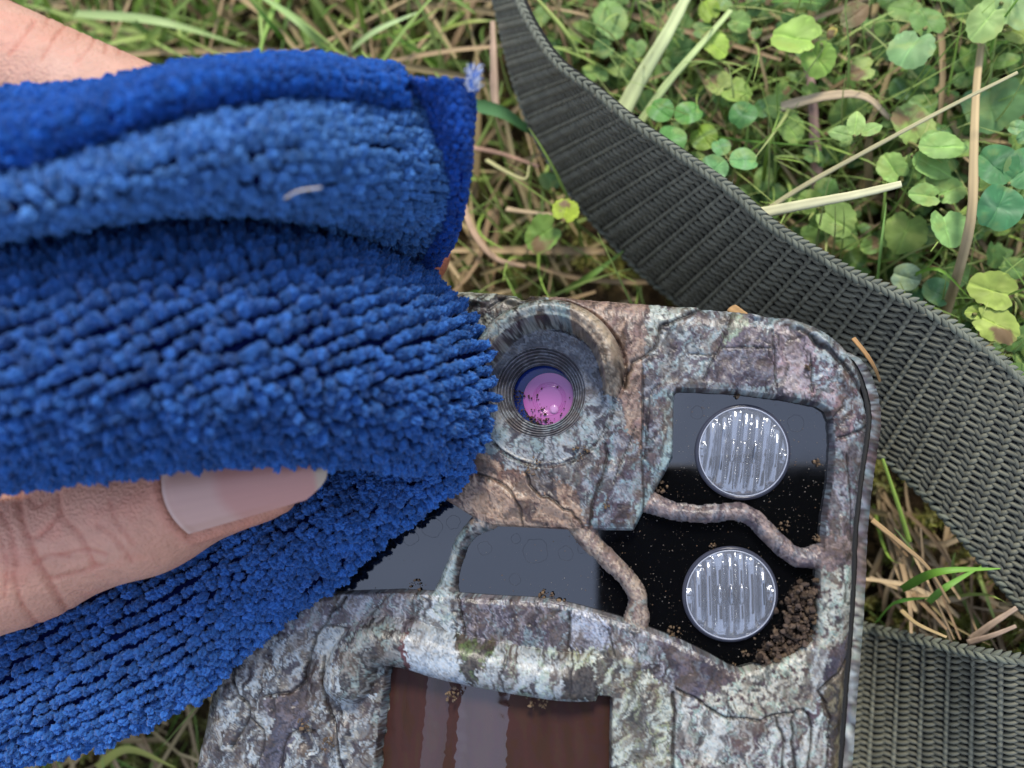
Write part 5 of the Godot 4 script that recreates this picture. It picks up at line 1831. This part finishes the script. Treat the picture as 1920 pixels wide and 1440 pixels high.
func build_hand() -> void:
	rng.seed = 61
	var mcp := Vector3(-420, 1210, 66)
	var wrist := Vector3(-1500, 420, 66)
	bone(wrist, Vector3(-760, 930, 66), 17, 15)
	bone(Vector3(-760, 930, 66), mcp, 14, 12)
	bone(mcp, Vector3(40, 1022, 62.5), 12, 10.4)
	bone(Vector3(40, 1022, 62.5), Vector3(270, 948, 62), 10.4, 9.0)
	bone(Vector3(270, 948, 62), Vector3(500, 878, 61), 9.0, 6.2)
	var knuckles := [Vector3(-330, 20, 79), Vector3(-450, 260, 73), Vector3(-520, 470, 67), Vector3(-560, 660, 63)]
	for k in knuckles:
		bone(wrist, k, 16, 11)
	bone(Vector3(-330, 20, 79), Vector3(330, 290, 73), 11.5, 9.6)
	bone(Vector3(330, 290, 73), Vector3(620, 420, 48), 9.2, 7.4)
	bone(Vector3(620, 420, 48), Vector3(772, 474, 43), 7.4, 6.3)
	bone(knuckles[1], Vector3(80, 500, 66), 10, 8.6)
	bone(Vector3(80, 500, 66), Vector3(330, 580, 62), 8.4, 7.4)
	bone(Vector3(330, 580, 62), Vector3(430, 640, 60), 7.4, 6.4)
	bone(knuckles[2], Vector3(20, 660, 66), 9.5, 8.2)
	bone(Vector3(20, 660, 66), Vector3(250, 700, 62), 8.0, 7.0)
	bone(Vector3(250, 700, 62), Vector3(330, 740, 60), 7.0, 6.0)
	bone(knuckles[3], Vector3(-120, 790, 60), 8.5, 7.2)
	bone(Vector3(-120, 790, 60), Vector3(50, 810, 59), 7.0, 6.2)
	bone(Vector3(50, 810, 59), Vector3(110, 830, 58), 6.2, 5.4)
	for c in [[6.0, 0.55, Vector2(34, 905), Vector2(38, 960), Vector2(52, 1010), Vector2(80, 1070), Vector2(122, 1140)], [5.0, 0.34, Vector2(108, 930), Vector2(116, 968), Vector2(150, 1005), Vector2(176, 1060)], [4.5, 0.3, Vector2(50, 1000), Vector2(64, 1010), Vector2(90, 990), Vector2(110, 960)], [5.0, 0.34, Vector2(0, 960), Vector2(20, 1000), Vector2(30, 1060)], [5.0, 0.3, Vector2(25, 1075), Vector2(40, 1130), Vector2(70, 1170)], [4.5, 0.22, Vector2(95, 1085), Vector2(135, 1076), Vector2(190, 1060)], [5.0, 0.2, Vector2(180, 985), Vector2(215, 1010), Vector2(248, 1055)],
		[4.0, 0.2, Vector2(0, 1010), Vector2(12, 1060), Vector2(8, 1120)], [4.0, 0.2, Vector2(50, 930), Vector2(70, 950), Vector2(90, 940)], [4.0, 0.18, Vector2(110, 1040), Vector2(160, 1030), Vector2(200, 1040)], [5.0, 0.14, Vector2(205, 940), Vector2(215, 975), Vector2(250, 1020)], [3.6, 0.2, Vector2(60, 1060), Vector2(95, 1040), Vector2(130, 1042)],
		[3.4, 0.22, Vector2(134, 30), Vector2(118, 52), Vector2(98, 76), Vector2(78, 110)], [3.6, 0.18, Vector2(66, 40), Vector2(44, 68), Vector2(18, 100)], [3.0, 0.14, Vector2(154, 46), Vector2(146, 72)], [3.0, 0.18, Vector2(182, 50), Vector2(172, 84), Vector2(144, 116)], [3.0, 0.14, Vector2(204, 58), Vector2(196, 100)], [3.4, 0.12, Vector2(95, 22), Vector2(84, 50)], [3.4, 0.12, Vector2(230, 70), Vector2(222, 100)]]:
		var l := smooth_line(c.slice(2), 4)
		creases.append({"w": c[0], "d": c[1] * 0.75, "l": l, "b": box_of(l, 30.0)})
	# surface nets over the cells near the skin
	var lo := Vector3.ONE * 1e6
	var hi := -lo
	for b in bones:
		for e in 2:
			lo = lo.min(b[e] - Vector3.ONE * (b[2 + e] + 4.0))
			hi = hi.max(b[e] + Vector3.ONE * (b[2 + e] + 4.0))
	lo.x = maxf(lo.x, -150.0)
	var cell := 1.5
	var size := Vector3i(((hi - lo) / cell).ceil()) + Vector3i.ONE
	var field := PackedFloat32Array()
	field.resize(size.x * size.y * size.z)
	field.fill(9.0)
	var blk := 6
	for z in range(0, size.z, blk):
		for y in range(0, size.y, blk):
			for x in range(0, size.x, blk):
				var mid := lo + (Vector3(x, y, z) + Vector3.ONE * (blk - 1) * 0.5) * cell
				var d := hand_field(mid)
				if absf(d) > blk * cell * 0.95 + 1.5:
					if d < 0.0:
						for zz in range(z, mini(z + blk, size.z)):
							for yy in range(y, mini(y + blk, size.y)):
								for xx in range(x, mini(x + blk, size.x)):
									field[(zz * size.y + yy) * size.x + xx] = -9.0
					continue
				for zz in range(z, mini(z + blk, size.z)):
					for yy in range(y, mini(y + blk, size.y)):
						for xx in range(x, mini(x + blk, size.x)):
							field[(zz * size.y + yy) * size.x + xx] = hand_field(lo + Vector3(xx, yy, zz) * cell)
	var verts := PackedVector3Array()
	var index := {}
	var sx := 1
	var sy := size.x
	var sz := size.x * size.y
	var corner := [0, sx, sy, sx + sy, sz, sz + sx, sz + sy, sz + sx + sy]
	var cpos := [Vector3(0, 0, 0), Vector3(1, 0, 0), Vector3(0, 1, 0), Vector3(1, 1, 0), Vector3(0, 0, 1), Vector3(1, 0, 1), Vector3(0, 1, 1), Vector3(1, 1, 1)]
	var edges := [[0, 1], [2, 3], [4, 5], [6, 7], [0, 2], [1, 3], [4, 6], [5, 7], [0, 4], [1, 5], [2, 6], [3, 7]]
	for z in size.z - 1:
		for y in size.y - 1:
			for x in size.x - 1:
				var n := (z * size.y + y) * size.x + x
				var inside := 0
				for c in corner:
					if field[n + c] < 0.0:
						inside += 1
				if inside == 0 or inside == 8:
					continue
				var sum := Vector3.ZERO
				var count := 0
				for e in edges:
					var a := field[n + corner[e[0]]]
					var b := field[n + corner[e[1]]]
					if (a < 0.0) != (b < 0.0):
						sum += cpos[e[0]].lerp(cpos[e[1]], a / (a - b))
						count += 1
				index[n] = verts.size()
				verts.append(lo + (Vector3(x, y, z) + sum / count) * cell)
	var tri := PackedInt32Array()
	for n in index:
		for ax in 3:
			var d1 := [sx, sy, sz][ax] as int
			var d2 := [sy, sz, sx][ax] as int
			var d3 := [sz, sx, sy][ax] as int
			# the edge that leaves this corner along axis d1, shared by four cells
			var a := field[n]
			var b := field[n + d1]
			if (a < 0.0) == (b < 0.0):
				continue
			if not (index.has(n - d2) and index.has(n - d3) and index.has(n - d2 - d3)):
				continue
			var q := [index[n], index[n - d2], index[n - d2 - d3], index[n - d3]]
			if a < 0.0:
				q.reverse()
			tri.append_array([q[0], q[1], q[2], q[0], q[2], q[3]])
	# two rounds of splitting where the picture shows skin, so that wrinkles have room
	for round in 2:
		var fine := PackedByteArray()
		for p in verts:
			var q := seen_at(p * MM)
			fine.append(1 if round == 0 or q.x > -110.0 and (q.y < 200.0 and q.x < 450.0 or q.y > 840.0 or q.x > 720.0) else 0)
		var cut := {}
		var out := PackedInt32Array()
		for k in range(0, tri.size(), 3):
			var ids := [tri[k], tri[k + 1], tri[k + 2]]
			if fine[ids[0]] + fine[ids[1]] + fine[ids[2]] == 0:
				out.append_array(ids)
				continue
			var m := []
			for e in 3:
				var a: int = ids[e]
				var b: int = ids[(e + 1) % 3]
				var key := Vector2i(mini(a, b), maxi(a, b))
				if not cut.has(key):
					cut[key] = verts.size()
					verts.append((verts[a] + verts[b]) * 0.5)
				m.append(cut[key])
			out.append_array([ids[0], m[0], m[2], m[0], ids[1], m[1], m[2], m[1], ids[2], m[0], m[1], m[2]])
		tri = out
	var nrm := PackedVector3Array()
	nrm.resize(verts.size())
	for k in range(0, tri.size(), 3):
		var f := (verts[tri[k + 2]] - verts[tri[k]]).cross(verts[tri[k + 1]] - verts[tri[k]])
		for e in 3:
			nrm[tri[k + e]] += f
	var g := Geo.new()
	var r := at(-200, 700, 60)
	for k in verts.size():
		var n := nrm[k].normalized()
		var p := verts[k] * MM
		var q := seen_at(p)
		var skin := lin(208, 166, 146)
		skin = skin.lerp(lin(200, 146, 124), 0.5 + 0.8 * n_low.get_noise_3d(verts[k].x * 9.0, verts[k].y * 9.0, verts[k].z * 9.0))
		if q.y > 820.0:
			skin = skin.lerp(lin(214, 152, 124), 0.6)
		var near := n.y > -0.3 and q.x > -60.0 and q.x < 900.0 and q.y < 1250.0 and (q.y < 190.0 and q.x < 440.0 or q.y > 850.0 or q.x > 730.0)
		if near:
			verts[k] -= n * hand_field(verts[k])
			p = verts[k] * MM
			q = seen_at(p)
			var dent := 0.0
			for c in creases:
				if c.b.has_point(q):
					var d := line_dist(q, c.l)
					if d < 30.0:
						var wob: float = c.w * (1.0 + 0.5 * n_mid.get_noise_2d(q.x * 2.0, q.y * 2.0))
						dent -= c.d * exp(-(d * d) / (wob * wob))
						dent += 0.16 * c.d * exp(-pow((d - wob * 2.4) / (wob * 1.4), 2.0))
						skin = skin.lerp(lin(172, 96, 76), 0.45 * exp(-(d * d) / (wob * wob * 0.8)))
			# the fold of skin round the nail
			var f := nail_place(q)
			if f.x > -0.14 and f.x < 0.7 and absf(f.y) < 1.4:
				var rim := maxf(-f.x * 3.4, absf(f.y) - 1.0)
				dent += 0.60 * exp(-pow((rim - 0.13) / 0.11, 2.0))
				dent -= 0.35 * smoothstep(0.02, -0.1, rim)
				skin = skin.lerp(lin(196, 116, 96), 0.4 * exp(-pow((rim - 0.1) / 0.16, 2.0)))
			var line := absf(n_fine.get_noise_2d(q.x * 0.9 + q.y * 0.5, q.y * 0.22 - q.x * 0.1))
			dent -= 0.07 * (1.0 - smoothstep(0.0, 0.10, line)) * (0.0 if f.x > -0.05 else 1.0)
			dent += 0.05 * n_fine.get_noise_3d(verts[k].x * 7.0, verts[k].y * 7.0, verts[k].z * 7.0)
			if q.x > 700.0:
				skin = lin(206, 128, 98)
			p += n * dent * MM
		skin = skin.lerp(lin(214, 120, 100), 0.16 * smoothstep(0.1, 0.4, n_mid.get_noise_3d(verts[k].x * 6.0, verts[k].y * 6.0, verts[k].z * 6.0)))
		skin = skin * (1.0 + 0.12 * n_fine.get_noise_3d(verts[k].x * 5.0, verts[k].y * 5.0, verts[k].z * 5.0))
		skin.a = 1.0
		g.vert(p - r, skin)
	g.i = tri
	var m := mat_vc(0.52, 0.4)
	m.subsurf_scatter_enabled = true
	m.subsurf_scatter_strength = 0.06
	m.heightmap_enabled = true
	m.heightmap_texture = noise_tex(0.11, 256, 77, 3)
	m.heightmap_scale = 0.028
	m.uv1_triplanar = true
	m.uv1_scale = Vector3.ONE * 60.0
	var t := thing("person", "bare hand with a long unpainted thumbnail pinching a blue cloth", "person", r)
	part("hand", g.mesh(m), t)
	# the thumbnail
	var w := 72
	var h := 48
	var pts := PackedVector3Array()
	var cols := PackedColorArray()
	for j in h:
		var b := float(j) / (h - 1) * 2.0 - 1.0
		for k in w:
			var a0 := 0.13 * b * b
			var a1 := 1.0 - 0.15 * pow(absf(b), 2.6)
			var a := lerpf(a0, a1, float(k) / (w - 1))
			var q := nail_point(a, b)
			var e := nail_point(a, 0.0)
			var drop := (q - e).length() * 0.0675
			var hh := 70.6 - 2.2 * a * a - drop * drop / 17.0
			pts.append(at(q.x, q.y, hh - 0.3 * smoothstep(0.8, 1.0, absf(b)) * smoothstep(0.8, 0.5, a) - 0.4 * smoothstep(0.06, 0.0, a - a0)) - r)
			var moon := smoothstep(0.38, 0.27, a + 0.16 * b * b * signf(-b) + 0.03 * b)
			var c := lin(190, 136, 121).lerp(lin(196, 154, 138), moon)
			c = c.lerp(lin(186, 164, 138), smoothstep(0.9, 0.95, a))
			c = c.lerp(lin(222, 196, 178), 0.35 * smoothstep(0.03, 0.012, a - a0))
			c = c * (1.0 + 0.05 * n_fine.get_noise_2d(b * 90.0, a * 4.0))
			c.a = 1.0
			cols.append(c)
	var ng := Geo.new()
	ng.grid(pts, cols, w, h)
	var nm := mat_vc(0.33, 0.5)
	part("thumbnail", ng.mesh(nm), t)


func nail_point(a: float, b: float) -> Vector2:
	var axis := Vector2(303, 918).lerp(Vector2(613, 878), a)
	var side := Vector2(0.12, 0.99)
	return axis + side * b * lerpf(96.0, 47.0, a)


func nail_place(q: Vector2) -> Vector2:
	var d := Vector2(613, 878) - Vector2(303, 918)
	var a := (q - Vector2(303, 918)).dot(d) / d.length_squared()
	var axis := Vector2(303, 918) + d * a
	var b := (q - axis).dot(Vector2(0.12, 0.99)) / lerpf(96.0, 47.0, clampf(a, 0.0, 1.0))
	return Vector2(a - 0.13 * minf(b * b, 1.6), b)


# ---------------------------------------------------------------- soil on the camera, and the phone that takes the picture
func heap(called: String, label: String, group: String, middle: Vector2, reach: Array, count: int, small: float, big: float, h: float, pile_up: float) -> void:
	var r := at(middle.x, middle.y, FACE + h)
	var o := Geo.new()
	for k in count:
		var q := middle
		if reach.size() > 2:
			var poly := PackedVector2Array(reach)
			var b := box_of(poly, 0.0)
			q = b.position + Vector2(rng.randf() * b.size.x, rng.randf() * b.size.y)
			if not Geometry2D.is_point_in_polygon(q, poly):
				continue
			if n_mid.get_noise_2d(q.x * 2.0, q.y * 2.0) < -0.16:
				continue
			if k % 6 == 0:  # crumbs that rolled off
				q += Vector2.from_angle(rng.randf() * TAU) * 34.0 * rng.randf()
				if not Geometry2D.is_point_in_polygon(q, panel):
					continue
		else:
			q += Vector2.from_angle(rng.randf() * TAU) * reach[0] * sqrt(rng.randf())
		var p := at(q.x, q.y, FACE)
		p.y += (h + rng.randf() * pile_up) * MM
		var c := lin(98, 84, 75).lerp(lin(42, 35, 31), rng.randf()).lerp(lin(150, 126, 98), 0.0 if pile_up > 1.0 else 0.6 * rng.randf()).lerp(lin(128, 108, 86), rng.randf() * rng.randf() * 0.6)
		crumb(o, p - r, lerpf(small, big, pow(rng.randf(), 2.0)) * MM, c, 9, 7)
	var m := mat_vc(0.95, 0.2)
	var made := part(called, o.mesh(m), self)
	made.position = r
	tag(made, label, "soil", group)


func build_soil() -> void:
	rng.seed = 71
	heap("soil_heap", "heap of dark crumbly soil in the lower right corner of the black panel", "", Vector2(1480, 1180), [Vector2(1500, 1105), Vector2(1532, 1100), Vector2(1536, 1180), Vector2(1528, 1206), Vector2(1500, 1228), Vector2(1440, 1252), Vector2(1424, 1244), Vector2(1422, 1228), Vector2(1446, 1212), Vector2(1458, 1190), Vector2(1480, 1180), Vector2(1482, 1130)], 2000, 0.04, 0.50, -2.8, 2.1)
	var g := "soil crumbs on the camera"
	for c in [["soil crumb pair on the panel above the second twig bend", 1476, 990, 13, 16, -2.6], ["soil crumbs in the corner where the upper twig meets the bezel", 1538, 1012, 8, 10, -2.7], ["soil crumbs at the left lower rim of the panel by the pale twig", 768, 1104, 15, 16, -2.7], ["soil crumbs above the lower bezel left of the beige twig", 1020, 1124, 16, 18, -2.6], ["single crumb on the lower bezel edge left of the beige twig", 1050, 1132, 7, 8, -2.5], ["soil crumbs at the lower rim below the second round lens", 1266, 1190, 14, 16, -2.7], ["soil crumbs stuck under the sensor brow at its left", 850, 1300, 15, 22, 0.2], ["soil crumbs along the lower edge of the sensor brow at its right", 1010, 1310, 22, 22, 0.4], ["soil crumbs in the groove below the lens surround", 1000, 874, 16, 22, -0.2], ["soil crumbs in the groove right of the lens surround's foot", 1090, 850, 16, 18, -0.2], ["brown crumbs on the bark plate between lens and twig", 1136, 944, 9, 12, 0.1], ["soil crumb by the upper right panel rim", 1386, 736, 6, 7, -2.7], ["brown crumb in the joint at the top right corner", 1512, 690, 7, 8, 0.2], ["brown crumbs on the bark lower left of the sensor", 575, 1356, 15, 18, 0.7], ["second brown patch of crumbs left of the sensor window", 618, 1392, 14, 16, 0.8], ["crumbs at the lens end of the upper twig", 1240, 912, 12, 14, -2.6], ["tan crumb on the black panel right of the first round lens", 1538, 866, 8, 8, -2.75], ["tan crumb on the black panel above the second round lens", 1340, 1025, 7, 8, -2.75], ["tan crumb at the panel rim's lowest corner", 1380, 1258, 8, 8, -2.6], ["crumbs below the second round lens by the rim", 1405, 1232, 8, 7, -2.75]]:
		heap("soil_crumbs", c[0], g, Vector2(c[1], c[2]), [float(c[3])], int(c[4] * 1.2), 0.06, 0.26, c[5], 0.5)
	# dust on the black panel
	var mote := Geo.new()
	crumb(mote, Vector3.ZERO, 1.0, Color.WHITE, 6, 4)
	var mm := MultiMesh.new()
	mm.transform_format = MultiMesh.TRANSFORM_3D
	mm.use_colors = true
	mm.mesh = mote.mesh(mat_vc(0.9))
	var put := []
	while put.size() < 1500:
		var q := Vector2(rng.randf_range(600, 1570), rng.randf_range(725, 1262))
		if Geometry2D.is_point_in_polygon(q, panel) and rng.randf() < smoothstep(900.0, 1250.0, q.x) + 0.15:
			put.append(q)
	mm.instance_count = put.size()
	for k in put.size():
		var p := at(put[k].x, put[k].y, FACE)
		p.y -= 2.88 * MM
		mm.set_instance_transform(k, Transform3D(Basis().scaled(Vector3.ONE * MM * lerpf(0.02, 0.085, pow(rng.randf(), 3.0))), p))
		mm.set_instance_color(k, lin(150, 146, 138).lerp(lin(110, 84, 60), rng.randf()))
	var o := MultiMeshInstance3D.new()
	o.name = "dust"
	o.multimesh = mm
	add_child(o, true)
	o.set_meta("kind", "stuff")
	tag(o, "fine pale dust scattered over the black panel", "dust")


func build_phone() -> void:
	# the phone hangs level with its own lens over the scene; the black panel mirrors its edge
	var back := cam_basis.z
	var right := cam_basis.x
	var down := -cam_basis.y
	var corner := cam_at + back * 0.0045 - right * 0.012 - down * 0.011
	var size := Vector2(0.146, 0.070)
	var g := Geo.new()
	var pts := PackedVector3Array()
	var cols := PackedColorArray()
	var profile := [[-0.004, 0.0], [-0.0015, 0.0], [-0.0004, 0.0006], [0.0, 0.0018], [0.0, 0.0062], [-0.0004, 0.0074], [-0.0015, 0.008], [-0.004, 0.008]]
	for pr in profile:
		for k in 48:
			var a := TAU * k / 48.0
			var rad: float = 0.010 + pr[0]
			var c := Vector2(size.x * 0.5 - 0.010, size.y * 0.5 - 0.010) * Vector2(signf(cos(a + 0.0001)), signf(sin(a + 0.0001)))
			var q := c + Vector2(cos(a), sin(a)) * rad
			pts.append(right * q.x + down * q.y + back * pr[1])
			cols.append(Color(0.012, 0.012, 0.013))
	g.grid(pts, cols, 48, profile.size(), true)
	for e in 2:
		var m := g.vert(back * (0.0 if e == 0 else 0.008), Color(0.012, 0.012, 0.013))
		var b0 := 0 if e == 0 else 48 * (profile.size() - 1)
		for k in 48:
			g.tri(b0 + k, m, b0 + (k + 1) % 48)
	var o := part("phone", g.mesh(mat_vc(0.35)), self)
	o.position = corner + right * size.x * 0.5 + down * size.y * 0.5
	tag(o, "dark phone held overhead whose straight edges are mirrored in the black panel", "phone")
